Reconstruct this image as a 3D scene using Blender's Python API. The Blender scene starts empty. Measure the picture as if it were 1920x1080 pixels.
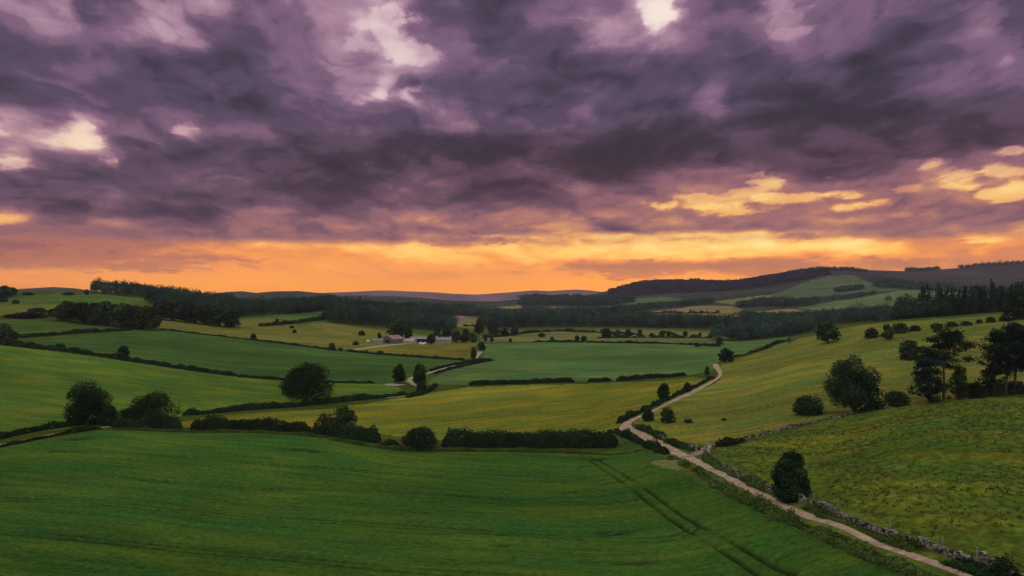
import bpy, math, random
import numpy as np
from mathutils import Vector

# ------------------------------------------------------------------ camera
F_PX = 1507.0          # focal length in pixels of the 1920 px wide photograph
HORIZON = 555.0        # row of the level horizon in the photograph
CAM_Z = 45.0           # a drone 45 m above the valley floor
scene = bpy.context.scene
COL = scene.collection
cam_data = bpy.data.cameras.new('camera')
cam = bpy.data.objects.new('camera', cam_data)
COL.objects.link(cam)
cam.location = (0, 0, CAM_Z)
cam.rotation_euler = (math.radians(90), 0, 0)
cam_data.sensor_width = 36.0
cam_data.lens = 36.0 * F_PX / 1920.0
cam_data.shift_y = (HORIZON - 540.0) / 1920.0
cam_data.clip_start = 1.0
cam_data.clip_end = 60000.0
scene.camera = cam
scene.view_settings.view_transform = 'Standard'
scene.view_settings.look = 'None'
scene.view_settings.exposure = 0.0
scene.view_settings.gamma = 1.0
scene.cycles.max_bounces = 5
scene.cycles.diffuse_bounces = 2
scene.cycles.volume_bounces = 0
scene.cycles.use_denoising = True

SUN_AZ = math.radians(21.0)      # the glow low over the hills, right of centre
SUN_EL = math.radians(5.0)


def srgb(r, g, b):
    def f(c):
        c /= 255.0
        return c / 12.92 if c <= 0.04045 else ((c + 0.055) / 1.055) ** 2.4
    return (f(r), f(g), f(b), 1.0)


# ------------------------------------------------------------------ node helper
class Nodes:
    def __init__(self, tree):
        self.t = tree

    def new(self, kind, **kw):
        n = self.t.nodes.new(kind)
        for k, v in kw.items():
            setattr(n, k, v)
        return n

    def put(self, sock, v):
        if v is None:
            return
        if isinstance(v, bpy.types.NodeSocket):
            self.t.links.new(v, sock)
        else:
            sock.default_value = v

    def m(self, op, a, b=None, c=None, clamp=False):
        n = self.new('ShaderNodeMath', operation=op, use_clamp=clamp)
        for i, v in enumerate((a, b, c)):
            self.put(n.inputs[i], v)
        return n.outputs[0]

    def noise(self, vec, scale, detail=4, rough=0.5, dist=0.0, lac=2.0):
        n = self.new('ShaderNodeTexNoise')
        self.put(n.inputs['Vector'], vec)
        n.inputs['Scale'].default_value = scale
        n.inputs['Detail'].default_value = detail
        n.inputs['Roughness'].default_value = rough
        n.inputs['Lacunarity'].default_value = lac
        n.inputs['Distortion'].default_value = dist
        return n.outputs[0]

    def xyz(self, x, y, z=0.0):
        n = self.new('ShaderNodeCombineXYZ')
        for i, v in enumerate((x, y, z)):
            self.put(n.inputs[i], v)
        return n.outputs[0]

    def sep(self, v):
        n = self.new('ShaderNodeSeparateXYZ')
        self.put(n.inputs[0], v)
        return n.outputs

    def mapr(self, v, a, b, c=0.0, d=1.0, smooth=False):
        n = self.new('ShaderNodeMapRange')
        n.interpolation_type = 'SMOOTHSTEP' if smooth else 'LINEAR'
        n.clamp = True
        self.put(n.inputs[0], v)
        for i, k in enumerate((a, b, c, d)):
            self.put(n.inputs[1 + i], k)
        return n.outputs[0]

    def mix(self, fac, a, b, blend='MIX'):
        n = self.new('ShaderNodeMix', data_type='RGBA', blend_type=blend)
        self.put(n.inputs[0], fac)
        self.put(n.inputs[6], a)
        self.put(n.inputs[7], b)
        return n.outputs[2]

    def ramp(self, fac, stops, interp='LINEAR'):
        n = self.new('ShaderNodeValToRGB')
        e = n.color_ramp
        e.interpolation = interp
        while len(e.elements) < len(stops):
            e.elements.new(0.5)
        for el, (p, c) in zip(e.elements, stops):
            el.position = p
            el.color = c if len(c) == 4 else (*c, 1.0)
        self.put(n.inputs[0], fac)
        return n.outputs[0]

    def curve(self, fac, pts, handle='AUTO'):
        n = self.new('ShaderNodeFloatCurve')
        c = n.mapping.curves[0]
        c.points[0].location = pts[0]
        c.points[1].location = pts[-1]
        for p in pts[1:-1]:
            c.points.new(*p)
        for p in c.points:
            p.handle_type = handle
        n.mapping.update()
        self.put(n.inputs['Value'], fac)
        return n.outputs[0]


# ------------------------------------------------------------------ sky
# how bright the cloud sheet is in each direction: (row, {column: value}) as seen over the valley
SKY = [
 (-60, "0:.5 240:.4 480:.45 720:.5 960:.4 1200:.6 1440:.45 1680:.4 1920:.4"),
 (0, "0:.5 70:.55 110:.78 150:.35 200:.25 250:.3 320:.5 390:.62 430:.75 480:.35 520:.5 570:.65 640:.66 690:.78 720:.62 760:.38 800:.35 880:.36 960:.28 1000:.45 1040:.5 1120:.5 1170:.62 1200:.9 1240:1 1270:.8 1290:.6 1360:.35 1440:.33 1468:.75 1500:.4 1600:.4 1680:.4 1760:.36 1840:.55 1920:.4"),
 (40, "0:.3 80:.55 160:.5 220:.5 260:.6 290:.78 350:.72 400:.48 480:.5 560:.55 587:.72 640:.7 700:.8 735:.95 765:.5 800:.33 880:.3 950:.28 1010:.5 1040:.42 1120:.58 1190:.62 1225:.95 1255:.95 1285:.6 1360:.35 1440:.5 1480:.6 1520:.38 1600:.4 1680:.42 1760:.42 1850:.55 1900:.28 1920:.25"),
 (80, "0:.38 80:.3 160:.42 240:.62 295:.55 350:.72 385:.62 405:.32 480:.35 560:.5 640:.6 672:.85 705:.68 735:.86 770:.6 800:.4 880:.38 940:.2 1000:.45 1040:.33 1120:.5 1200:.5 1280:.4 1360:.36 1420:.48 1470:.66 1520:.4 1600:.35 1680:.22 1760:.32 1840:.45 1900:.25 1920:.28"),
 (115, "0:.32 80:.36 160:.42 240:.45 320:.22 360:.22 400:.34 480:.42 560:.5 610:.62 650:.52 700:.5 750:.9 800:.72 840:.5 880:.45 960:.36 1040:.3 1120:.3 1200:.3 1280:.3 1360:.3 1440:.36 1520:.38 1570:.42 1610:.22 1680:.22 1760:.42 1810:.55 1885:.66 1920:.5"),
 (160, "0:.3 80:.4 150:.45 240:.33 320:.25 400:.24 480:.36 560:.46 640:.6 690:.6 718:.86 745:.45 800:.36 880:.36 960:.3 1040:.24 1120:.28 1200:.28 1280:.38 1345:.5 1400:.28 1480:.28 1560:.2 1610:.1 1660:.12 1720:.38 1800:.42 1860:.52 1920:.4"),
 (185, "0:.3 80:.3 160:.3 240:.3 320:.35 360:.25 400:.15 470:.12 520:.3 560:.4 620:.55 665:.85 710:.95 745:.6 775:.75 800:.4 860:.4 900:.36 960:.34 1040:.25 1120:.4 1200:.32 1280:.4 1350:.5 1400:.22 1480:.18 1560:.12 1640:.07 1700:.2 1760:.35 1840:.35 1920:.3"),
 (212, "0:.75 40:.65 80:.42 160:.45 240:.42 320:.45 365:.3 400:.12 470:.1 520:.32 580:.4 640:.5 720:.5 780:.5 830:.5 865:.48 900:.28 960:.33 1040:.3 1085:.5 1160:.3 1240:.18 1320:.35 1400:.15 1480:.12 1600:.07 1680:.1 1760:.27 1840:.28 1920:.28"),
 (240, "0:.55 40:.45 90:.6 130:.55 170:.95 200:.6 250:.45 310:.5 337:.85 365:.5 440:.55 520:.47 580:.28 640:.35 720:.38 800:.46 870:.52 900:.25 960:.3 1000:.36 1080:.36 1160:.28 1240:.13 1320:.2 1400:.13 1480:.1 1600:.1 1680:.1 1760:.22 1840:.24 1920:.24"),
 (268, "0:.98 50:1 100:.98 150:.98 175:.8 205:.5 260:.38 320:.36 400:.32 480:.4 560:.42 640:.35 720:.25 760:.22 840:.35 900:.16 960:.16 1040:.28 1120:.24 1200:.14 1280:.18 1360:.28 1440:.24 1520:.2 1600:.1 1680:.18 1760:.3 1840:.32 1920:.35"),
 (300, "0:.95 35:.85 60:.45 140:.5 180:.55 198:.95 222:.5 300:.4 370:.5 450:.5 500:.32 560:.28 640:.18 720:.22 800:.38 870:.36 940:.26 1000:.36 1080:.25 1160:.15 1240:.22 1320:.3 1400:.28 1480:.25 1560:.18 1640:.25 1720:.38 1800:.36 1860:.55 1895:.92 1920:.6"),
 (330, "0:.42 80:.42 160:.4 240:.45 320:.46 400:.5 460:.48 500:.3 560:.25 640:.2 720:.32 800:.48 880:.4 940:.34 1000:.36 1080:.28 1160:.26 1240:.45 1300:.5 1360:.55 1410:.66 1440:.9 1460:.55 1520:.4 1600:.38 1680:.45 1730:.55 1755:.85 1780:.55 1840:.5 1872:.88 1920:.5"),
 (358, "0:.25 80:.25 160:.28 240:.42 320:.45 400:.36 480:.38 560:.3 620:.18 680:.34 760:.5 840:.45 880:.3 960:.24 1040:.4 1120:.5 1200:.52 1270:.6 1300:.8 1340:.66 1400:.6 1440:.58 1520:.4 1580:.5 1640:.45 1700:.5 1760:.8 1795:1 1830:.8 1860:.5 1890:.85 1920:.85"),
 (382, "0:.5 60:.3 100:.24 160:.24 200:.4 240:.25 300:.18 380:.18 440:.4 520:.52 580:.45 640:.32 720:.4 800:.52 880:.46 960:.5 1040:.52 1120:.5 1180:.55 1240:.85 1300:.92 1350:.85 1400:.6 1440:.66 1490:.9 1540:.6 1590:.92 1630:.92 1670:.62 1740:.5 1800:.48 1870:.6 1920:.5"),
 (408, "0:.85 40:.75 60:.36 100:.25 160:.3 205:.62 240:.35 300:.18 390:.18 430:.45 500:.55 560:.5 640:.45 700:.45 760:.62 800:.72 840:.5 920:.5 1000:.5 1060:.52 1120:.82 1160:.6 1200:.55 1260:.62 1340:.85 1390:.7 1440:.55 1520:.6 1590:.75 1620:.7 1680:.5 1760:.45 1840:.45 1920:.5"),
 (430, "0:.42 80:.42 160:.45 240:.45 320:.45 400:.48 480:.5 560:.48 640:.5 720:.48 800:.46 860:.5 920:.5 1000:.48 1050:.6 1080:.62 1120:.42 1200:.42 1280:.42 1360:.42 1440:.42 1520:.42 1600:.44 1680:.46 1740:.52 1800:.5 1860:.5 1920:.62"),
 (447, "0:.38 80:.38 160:.42 240:.42 320:.45 400:.5 480:.5 560:.5 620:.6 680:.62 740:.5 770:.66 810:.66 860:.5 900:.7 960:.75 1040:.7 1100:.82 1200:.88 1290:.92 1400:1 1470:.88 1530:.85 1600:.95 1650:.8 1700:.66 1780:.7 1860:.9 1920:.75"),
 (466, "0:.42 80:.36 160:.38 240:.45 300:.6 360:.7 420:.64 480:.68 560:.76 640:.76 720:.78 820:.8 960:.84 1120:.9 1280:.95 1440:1 1600:1 1690:.94 1720:.6 1800:.55 1840:.8 1880:.6 1920:.6"),
 (482, "0:.3 80:.33 160:.35 240:.42 300:.5 350:.42 420:.55 480:.68 520:.6 600:.6 660:.72 760:.78 880:.8 1040:.82 1160:.86 1280:.88 1360:.86 1440:.8 1540:.7 1620:.8 1680:.75 1740:.72 1800:.55 1920:.5"),
 (500, "0:.5 120:.55 240:.6 400:.67 560:.69 720:.7 880:.72 1040:.71 1080:.5 1200:.42 1280:.42 1400:.42 1600:.45 1760:.48 1920:.5"),
 (518, "0:.6 200:.62 400:.65 560:.66 680:.62 760:.58 860:.6 960:.64 1160:.7 1280:.72 1360:.68 1440:.55 1600:.55 1760:.52 1920:.52"),
 (545, "0:.52 200:.56 400:.58 640:.58 960:.6 1160:.66 1400:.66 1920:.6"),
]
sky_rows = []
for py, txt in SKY:
    px, val = zip(*[tuple(map(float, s.split(':'))) for s in txt.split()])
    if 290 < py < 420:                       # the small gaps here are set one by one further down
        val = [min(v, 0.62) for v in val]
    if 255 < py < 400:                       # the heavy undersides of the middle band
        val = [v - 0.10 if x_ < 1250 and v < .7 else v for x_, v in zip(px, val)]
    sky_rows.append((py, np.array(px), np.array(val)))
sky_py = np.array([r[0] for r in sky_rows], float)


def sky_value(px, py):
    v = [np.interp(px, r[1], r[2]) for r in sky_rows]
    return float(np.interp(py, sky_py, v))


AZ_MAX = math.radians(42.0)


def build_world():
    w = bpy.data.worlds.new('World')
    scene.world = w
    w.use_nodes = True
    t = w.node_tree
    t.nodes.clear()
    N = Nodes(t)
    gen = N.new('ShaderNodeTexCoord').outputs['Generated']
    x, y, z = N.sep(gen)
    az = N.m('ARCTAN2', x, y)
    hor = N.m('SQRT', N.m('MAXIMUM', N.m('ADD', N.m('MULTIPLY', x, x), N.m('MULTIPLY', y, y)), 1e-4))
    el = N.m('DIVIDE', z, hor)                      # tangent of the elevation
    elc = N.m('MAXIMUM', el, 0.0)
    # cloud-sheet coordinates: streaky near the horizon, rounder overhead
    q = N.m('MULTIPLY', N.m('LOGARITHM', N.m('ADD', elc, 0.08), math.e), 0.92)
    cx = N.m('MULTIPLY', az, N.m('DIVIDE', 1.6, N.m('ADD', elc, 0.7)))
    cl = N.xyz(cx, q, 0.0)
    off = N.xyz(N.m('ADD', cx, 0.02), N.m('ADD', q, 0.05), 0.0)
    wsp = N.noise(cl, 8.0, 7, 0.56)
    wy = N.noise(N.xyz(N.m('ADD', cx, 17.3), q, 3.1), 8.0, 7, 0.56)
    # warp the broad pattern so that the cloud edges billow
    k = N.m('MULTIPLY', N.m('ADD', elc, 0.10), 0.24)
    az2 = N.m('ADD', az, N.m('MULTIPLY', N.m('SUBTRACT', wsp, 0.5), k))
    k2 = N.m('MULTIPLY', N.m('MULTIPLY', N.m('ADD', elc, 0.015), N.m('ADD', elc, 0.12)), 0.42)
    el2 = N.m('MAXIMUM', N.m('ADD', elc, N.m('MULTIPLY', N.m('SUBTRACT', wy, 0.5), k2)), 0.0)
    u = N.mapr(az2, -AZ_MAX, AZ_MAX)
    rows = [(HORIZON - p) / F_PX for p in sky_py][::-1]            # ascending tangent at the middle of the view
    tmax = rows[-1]
    n = len(rows)
    idx = N.m('MULTIPLY', N.curve(N.m('DIVIDE', el2, tmax, clamp=True),
                                  [(0.0, 0.0)] + [(r / tmax, i / (n - 1)) for i, r in enumerate(rows)][1:], 'VECTOR'), n - 1.0)
    total = None
    for i, r in enumerate(rows):
        pts = []
        for j in range(73):
            a = -AZ_MAX + 2 * AZ_MAX * j / 72
            px = 960 + F_PX * math.tan(a)
            py = HORIZON - F_PX * r / math.cos(a)
            pts.append((j / 72, min(1.0, max(0.0, sky_value(px, py)))))
        c = N.curve(u, pts)
        h = N.m('SUBTRACT', 1.0, N.m('ABSOLUTE', N.m('SUBTRACT', idx, float(i))), clamp=True)
        h = N.mapr(h, 0, 1, 0, 1, True)
        total = N.m('MULTIPLY', c, h) if total is None else N.m('MULTIPLY_ADD', c, h, total)
    # billows: fine noise and its slope towards the glow
    n1 = N.noise(cl, 5.0, 6, 0.5, 0.4)
    n2 = N.noise(off, 5.0, 6, 0.5, 0.4)
    rel = N.m('SUBTRACT', n1, n2)
    amp = N.mapr(elc, 0.02, 0.075, 0.15, 1.0)
    b = N.m('MULTIPLY_ADD', N.m('MULTIPLY', N.m('SUBTRACT', n1, 0.5), 0.17), amp, total)
    b = N.m('MULTIPLY_ADD', N.m('MULTIPLY', rel, 0.42), amp, b)
    hi = N.noise(cl, 20.0, 6, 0.6)
    b = N.m('MULTIPLY_ADD', N.m('MULTIPLY', N.m('SUBTRACT', hi, 0.5), 0.09), amp, b)
    # rounded heads of cumulus: billows with creases between them
    def billow(px_, py_):
        tot = None
        for o_ in range(5):
            f_ = 3.2 * 2.07 ** o_
            v_ = N.noise(N.xyz(px_, py_, 7.7 * o_), f_, 0, 0.5)
            a_ = N.m('ABSOLUTE', N.m('MULTIPLY_ADD', v_, 2.0, -1.0))
            w_ = 0.50 ** o_
            tot = N.m('MULTIPLY', a_, w_) if tot is None else N.m('MULTIPLY_ADD', a_, w_, tot)
        return tot
    bx = N.m('MULTIPLY_ADD', wy, 0.16, cx); by = N.m('MULTIPLY_ADD', wsp, 0.16, q)
    bl = billow(bx, by)
    bl2 = billow(N.m('ADD', bx, 0.012), N.m('ADD', by, 0.045))
    b = N.m('MULTIPLY_ADD', N.m('MULTIPLY', N.m('SUBTRACT', bl, 0.44), 0.22), amp, b)
    b = N.m('MULTIPLY_ADD', N.m('MULTIPLY', N.m('SUBTRACT', bl, bl2), 0.24), amp, b)
    # overlapping sheets: soft steps where one bank stands before the next
    st = None
    for t_, w_ in ((0.22, 0.24), (0.40, 0.26), (0.58, 0.24), (0.76, 0.26)):
        e_ = N.mapr(b, t_ - 0.08, t_ + 0.08, 0.0, w_, True)
        st = e_ if st is None else N.m('ADD', st, e_)
    b = N.m('ADD', N.m('MULTIPLY', b, N.m('SUBTRACT', 1.0, N.m('MULTIPLY', amp, 0.30))), N.m('MULTIPLY', st, N.m('MULTIPLY', amp, 0.30)))
    b = N.m('ADD', b, -0.025)
    tear = N.m('ADD', N.m('MULTIPLY_ADD', N.m('SUBTRACT', hi, 0.5), 7.5, N.m('MULTIPLY', N.m('SUBTRACT', n1, 0.5), 5.0)), N.m('MULTIPLY_ADD', bl, -3.4, 1.7))
    # single small clouds and gaps: column, row, half width, half height, value
    for px, py, rx, ry, val in (
            (1420, 501, 350, 14, .43), (1770, 463, 60, 5, .55), (1890, 476, 70, 15, .5), (555, 477, 55, 7, .56), (230, 488, 200, 15, .40),
            (775, 517, 110, 7, .55), (870, 453, 65, 8, .48), (968, 511, 24, 4, .52), (1500, 441, 40, 6, .5), (100, 440, 260, 12, .40),
            (1440, 336, 26, 12, .98), (1795, 340, 36, 13, 1.0), (1755, 311, 20, 8, .95), (1875, 325, 28, 10, .95), (1892, 362, 34, 11, .98),
            (1895, 285, 30, 6, .95), (1300, 378, 80, 11, .95), (1352, 396, 56, 10, .96), (1500, 371, 60, 7, .96), (1590, 362, 40, 8, .98),
            (1622, 386, 46, 7, .98), (1130, 404, 26, 6, .8), (1245, 384, 30, 5, .92), (1400, 358, 18, 5, .85), (1560, 330, 22, 5, .75), (1710, 356, 22, 6, .8), (1690, 404, 30, 5, .72), (800, 412, 36, 6, .74), (1060, 425, 50, 5, .7), (880, 441, 40, 5, .85), (197, 300, 20, 11, .98), (337, 236, 20, 11, .92), (22, 302, 30, 9, .98), (8, 411, 34, 9, .9),
            (105, 266, 72, 11, .97), (150, 245, 30, 14, .95), (1240, 20, 34, 24, 1.0), (736, 42, 19, 36, .93), (775, 100, 40, 13, .9), (690, 186, 42, 8, .9), (775, 182, 14, 14, .9),
            (715, 160, 9, 20, .84), (672, 78, 18, 14, .86), (290, 62, 16, 18, .8), (1468, 68, 26, 9, .72)):
        a0 = math.atan((px - 960) / F_PX)
        v0 = (HORIZON - py) / F_PX * math.cos(a0)
        iw = F_PX / rx * (1 + ((px - 960) / F_PX) ** 2); ih = F_PX / ry
        dx = N.m('MULTIPLY_ADD', az2, iw, -a0 * iw)
        dy = N.m('MULTIPLY_ADD', el2, ih, -v0 * ih)
        d2 = N.m('MULTIPLY_ADD', dx, dx, N.m('MULTIPLY', dy, dy))
        d2 = N.m('ADD', d2, tear)
        fm = N.new('ShaderNodeMix', data_type='FLOAT')
        N.put(fm.inputs[0], N.mapr(d2, 2.6, 0.0, 0, 0.85 if val < .7 else 0.68, True)); N.put(fm.inputs[2], b)
        N.put(fm.inputs[3], N.m('MULTIPLY_ADD', N.m('SUBTRACT', n1, 0.5), 0.12, val))
        b = fm.outputs[0]
    b = N.m('MAXIMUM', N.m('MINIMUM', b, 1.0), 0.0)
    top = N.ramp(b, [(0, srgb(56, 48, 62)), (.12, srgb(70, 60, 78)), (.3, srgb(90, 74, 98)), (.5, srgb(126, 96, 122)), (.66, srgb(162, 126, 148)),
                     (.8, srgb(190, 158, 172)), (.92, srgb(226, 202, 200)), (1, srgb(242, 226, 212))])
    mid = N.ramp(b, [(0, srgb(56, 44, 52)), (.12, srgb(70, 52, 64)), (.3, srgb(96, 69, 86)), (.5, srgb(136, 94, 108)), (.66, srgb(172, 122, 122)),
                     (.8, srgb(208, 160, 132)), (.92, srgb(250, 206, 138)), (1, srgb(257, 230, 168))])
    low = N.ramp(b, [(0, srgb(72, 52, 70)), (.18, srgb(98, 68, 84)), (.36, srgb(128, 88, 98)), (.5, srgb(160, 106, 104)), (.64, srgb(186, 126, 104)),
                     (.78, srgb(236, 166, 98)), (.9, srgb(252, 206, 124)), (1, srgb(255, 230, 156))])
    base = N.ramp(b, [(0, srgb(122, 76, 84)), (.3, srgb(156, 96, 88)), (.42, srgb(196, 118, 84)), (.55, srgb(240, 146, 80)), (.68, srgb(262, 162, 70)),
                      (.8, srgb(270, 192, 88)), (.9, srgb(272, 216, 108)), (1, srgb(274, 236, 140))])
    T = lambda p: (HORIZON - p) / F_PX
    col = N.mix(N.mapr(elc, T(478), T(446), 0, 1, True), base, low)
    col = N.mix(N.mapr(elc, T(410), T(310), 0, 1, True), col, mid)
    col = N.mix(N.mapr(elc, 0.05, 0.0, 0, 1, True), col, N.mix(1.0, col, (1.28, 1.30, 0.40, 1), 'MULTIPLY'))
    warm = N.mapr(az, -0.55, 0.1, 0.0, 1.0, True)   # the left half stays purple lower down
    col = N.mix(N.mapr(elc, T(330), T(190), 0, 1, True), col, top)
    cool = N.mix(N.mapr(elc, T(440), T(380), 0, 1, True), col, top)
    col = N.mix(N.m('MULTIPLY', N.m('SUBTRACT', 1.0, warm), 0.6), col, cool)
    # overhead and behind, out of view: sky brightened to light the ground
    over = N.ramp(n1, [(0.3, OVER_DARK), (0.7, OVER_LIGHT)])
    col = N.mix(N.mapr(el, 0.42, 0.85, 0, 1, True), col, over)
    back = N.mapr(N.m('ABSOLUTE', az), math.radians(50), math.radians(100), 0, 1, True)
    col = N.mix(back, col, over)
    low_g = N.mapr(el, -0.02, -0.08, 0, 1, True)
    col = N.mix(low_g, col, (0.012, 0.016, 0.01, 1))
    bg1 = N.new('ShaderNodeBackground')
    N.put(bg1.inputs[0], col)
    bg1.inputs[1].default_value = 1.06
    ns = N.new('ShaderNodeTexSky', sky_type='NISHITA', sun_disc=False)
    ns.sun_elevation = SUN_EL
    ns.sun_rotation = SUN_AZ
    bg2 = N.new('ShaderNodeBackground')
    N.put(bg2.inputs[0], ns.outputs[0])
    bg2.inputs[1].default_value = NISHITA
    # the clear sky shows only in the brightened part overhead and behind
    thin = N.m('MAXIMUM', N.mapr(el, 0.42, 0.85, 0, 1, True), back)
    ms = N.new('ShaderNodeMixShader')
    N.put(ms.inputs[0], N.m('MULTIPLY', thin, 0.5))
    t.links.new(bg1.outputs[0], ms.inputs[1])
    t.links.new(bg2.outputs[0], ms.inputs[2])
    out = N.new('ShaderNodeOutputWorld')
    t.links.new(ms.outputs[0], out.inputs[0])
    w.cycles.sampling_method = 'MANUAL'
    w.cycles.sample_map_resolution = 1024


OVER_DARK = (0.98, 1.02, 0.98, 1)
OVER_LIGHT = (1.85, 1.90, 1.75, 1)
NISHITA = 0.12
build_world()

sun_data = bpy.data.lights.new('sun', 'SUN')
sun_data.energy = 0.9
sun_data.angle = math.radians(14)
sun_data.color = (1.0, 0.72, 0.42)
sun = bpy.data.objects.new('sun', sun_data)
COL.objects.link(sun)
sun_dir = Vector((math.sin(SUN_AZ) * math.cos(SUN_EL), math.cos(SUN_AZ) * math.cos(SUN_EL), math.sin(SUN_EL)))
sun.rotation_euler = sun_dir.to_track_quat('Z', 'Y').to_euler()

# ------------------------------------------------------------------ terrain
# surveyed points: (column, row, distance in metres) -> the height of the land there
LAND = [
 # foreground crop field
 (0,1080,112),(480,1080,114),(960,1080,112),(1440,1080,100),(1700,1080,86),(1920,1080,80),
 (0,950,152),(480,950,158),(960,950,158),(1300,950,140),
 (0,832,215),(200,806,232),(480,810,235),(620,818,230),(745,840,225),(960,842,225),(1160,845,222),
 # lane and the wall beside it
 (1560,985,106),(1440,930,130),(1310,870,172),(1200,820,232),(1170,798,258),(1250,748,330),(1345,700,410),
 (1650,985,104),(1870,1065,84),(1480,915,135),
 # near pasture and its brow
 (1700,900,120),(1920,950,102),(1920,850,135),(1920,748,198),(1700,762,222),(1600,782,228),(1500,800,225),(1400,830,210),
 (1500,860,175),(1350,840,200),(1800,755,210),(1600,840,175),
 (1920,768,235),(1800,768,245),(1700,775,250),
 # middle pasture up to its brow
 (1920,700,300),(1920,650,370),(1920,588,470),(1700,730,290),(1700,690,340),(1700,650,400),(1700,603,480),
 (1500,760,262),(1500,720,320),(1500,690,370),(1500,660,440),(1490,637,520),(1560,622,510),(1600,640,440),(1600,610,505),
 (1400,770,275),(1400,720,360),(1400,690,420),(1400,668,490),
 (1700,615,700),(1920,588,700),(1560,628,700),(1490,640,650),(1810,595,475),(1810,602,700),
 # middle fields
 (345,790,265),(600,780,285),(960,780,288),(960,722,400),(700,750,340),(1150,770,300),(1280,705,430),
 (960,690,500),(960,650,700),(1200,680,520),(1200,645,720),(1380,650,650),
 # left slope
 (345,775,285),(0,800,240),(0,740,300),(0,690,370),(0,645,460),(230,668,450),(230,720,350),(440,704,420),(440,740,345),(640,717,410),
 (300,620,620),(100,640,500),(440,660,540),(640,660,600),(740,690,490),(860,675,560),
 (0,600,600),(120,598,640),(240,618,610),(450,610,760),(600,640,680),(600,605,840),(480,598,860),(750,645,740),(880,648,720),
 (0,575,800),(150,553,900),(0,557,880),(290,562,950),(430,580,1000),(430,600,900),(100,560,1300),(100,585,2200),
 (550,590,900),(650,580,1150),(620,605,880),(850,622,900),(740,610,950),(740,595,1150),
 # valley floor
 (960,635,830),(1100,625,940),(1300,625,940),(960,610,1200),(1200,612,1150),(1400,615,1050),(1050,590,1800),(900,590,1800),(870,600,1450),
 (1250,590,1500),(1250,575,1900),(1400,600,1300),(1450,583,1650),(1600,600,1150),(1600,580,1500),
 # far slopes on the right
 (1720,548,2000),(1820,552,1900),(1520,574,1700),(1560,515,2600),(1500,545,2300),(1640,530,2400),
 (1130,548,3600),(1200,528,3500),(1300,527,3500),(1400,526,3400),(1480,512,3200),(1560,505,3000),(1620,507,2950),(1700,507,3500),(1800,502,3600),(1920,492,3600),
 (1200,560,2700),(1300,560,2500),(1400,553,2300),(1800,532,2700),(1920,530,2600),(1920,558,1700),(1800,570,1500),
 (1300,545,4600),(1500,530,4600),(1700,530,4800),(1920,520,4800),
 # far valley and the distant ridges
 (600,552,3500),(700,556,3500),(760,560,3400),(880,566,3200),(700,572,2600),(500,572,2400),(700,568,4400),(500,568,4200),(850,570,4500),
 (1000,566,3000),(1000,566,4500),(1100,563,4600),
 (720,550,5200),(640,554,5200),(830,556,5200),(1080,548,5200),(980,552,5200),
 (0,556,6400),(480,556,6400),(960,556,6400),(1440,556,6400),(1920,556,6400),
]
_cx = np.array([(p[0] - 960) / F_PX for p in LAND])
_d = np.array([p[2] for p in LAND], float)
_cz = CAM_Z - np.array([(p[1] - HORIZON) / F_PX for p in LAND]) * _d
_ca = np.arctan(_cx)
_cr = np.log(_d * np.sqrt(1 + _cx ** 2))
# anchors outside the view
for a in (-60, -44, 44, 60):
    for r, z in ((20, 8), (60, 8 if a < 0 else 17), (120, 6 if a < 0 else 19), (250, 9 if a < 0 else 20), (500, 22 if a < 0 else 34),
                 (1000, 42), (2500, 45 if a < 0 else 90), (5000, 70), (9000, 40)):
        _ca = np.append(_ca, math.radians(a)); _cr = np.append(_cr, math.log(r)); _cz = np.append(_cz, z)
for a, z in ((-30, 5), (-10, 5), (10, 7), (30, 17)):
    _ca = np.append(_ca, math.radians(a)); _cr = np.append(_cr, math.log(40)); _cz = np.append(_cz, z)
A_S = 2.6
_P = np.stack([_ca * A_S, _cr], 1)


def _kern(r2):
    return np.where(r2 > 1e-12, 0.5 * r2 * np.log(np.maximum(r2, 1e-12)), 0.0)


_n = len(_P)
_w = 1.0 / np.exp(_cr)                      # fit heights relative to distance: what the eye sees
_K = _kern(((_P[:, None] - _P[None]) ** 2).sum(-1)) + np.diag(4e-4 * np.exp(0 * _cr))
_A = np.zeros((_n + 3, _n + 3))
_A[:_n, :_n] = _K
_A[:_n, _n] = 1; _A[:_n, _n + 1:] = _P
_A[_n, :_n] = 1; _A[_n + 1:, :_n] = _P.T
_val = (CAM_Z - _cz) * _w                   # tangent of the depression angle
_sol = np.linalg.solve(_A, np.append(_val, [0, 0, 0]))


def tps(a, lr):
    p = np.stack([np.clip(a, -1.05, 1.05) * A_S, lr], -1)
    out = np.empty(p.shape[0])
    for s in range(0, len(p), 40000):
        q = p[s:s + 40000]
        k = _kern(((q[:, None] - _P[None]) ** 2).sum(-1))
        out[s:s + 40000] = k @ _sol[:_n] + _sol[_n] + q @ _sol[_n + 1:]
    return CAM_Z - out * np.exp(lr)


def hash2(ix, iy, seed):
    h = (ix.astype(np.int64) * 374761393 + iy.astype(np.int64) * 668265263 + seed * 1442695041) & 0xFFFFFFFF
    h = ((h ^ (h >> 13)) * 1274126177) & 0xFFFFFFFF
    return ((h ^ (h >> 16)) & 0xFFFF) / 65535.0


def vnoise(x, y, seed=0):
    ix = np.floor(x); iy = np.floor(y)
    fx = x - ix; fy = y - iy
    fx = fx * fx * (3 - 2 * fx); fy = fy * fy * (3 - 2 * fy)
    a = hash2(ix, iy, seed); b = hash2(ix + 1, iy, seed); c = hash2(ix, iy + 1, seed); d = hash2(ix + 1, iy + 1, seed)
    return (a + (b - a) * fx) * (1 - fy) + (c + (d - c) * fx) * fy


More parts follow.
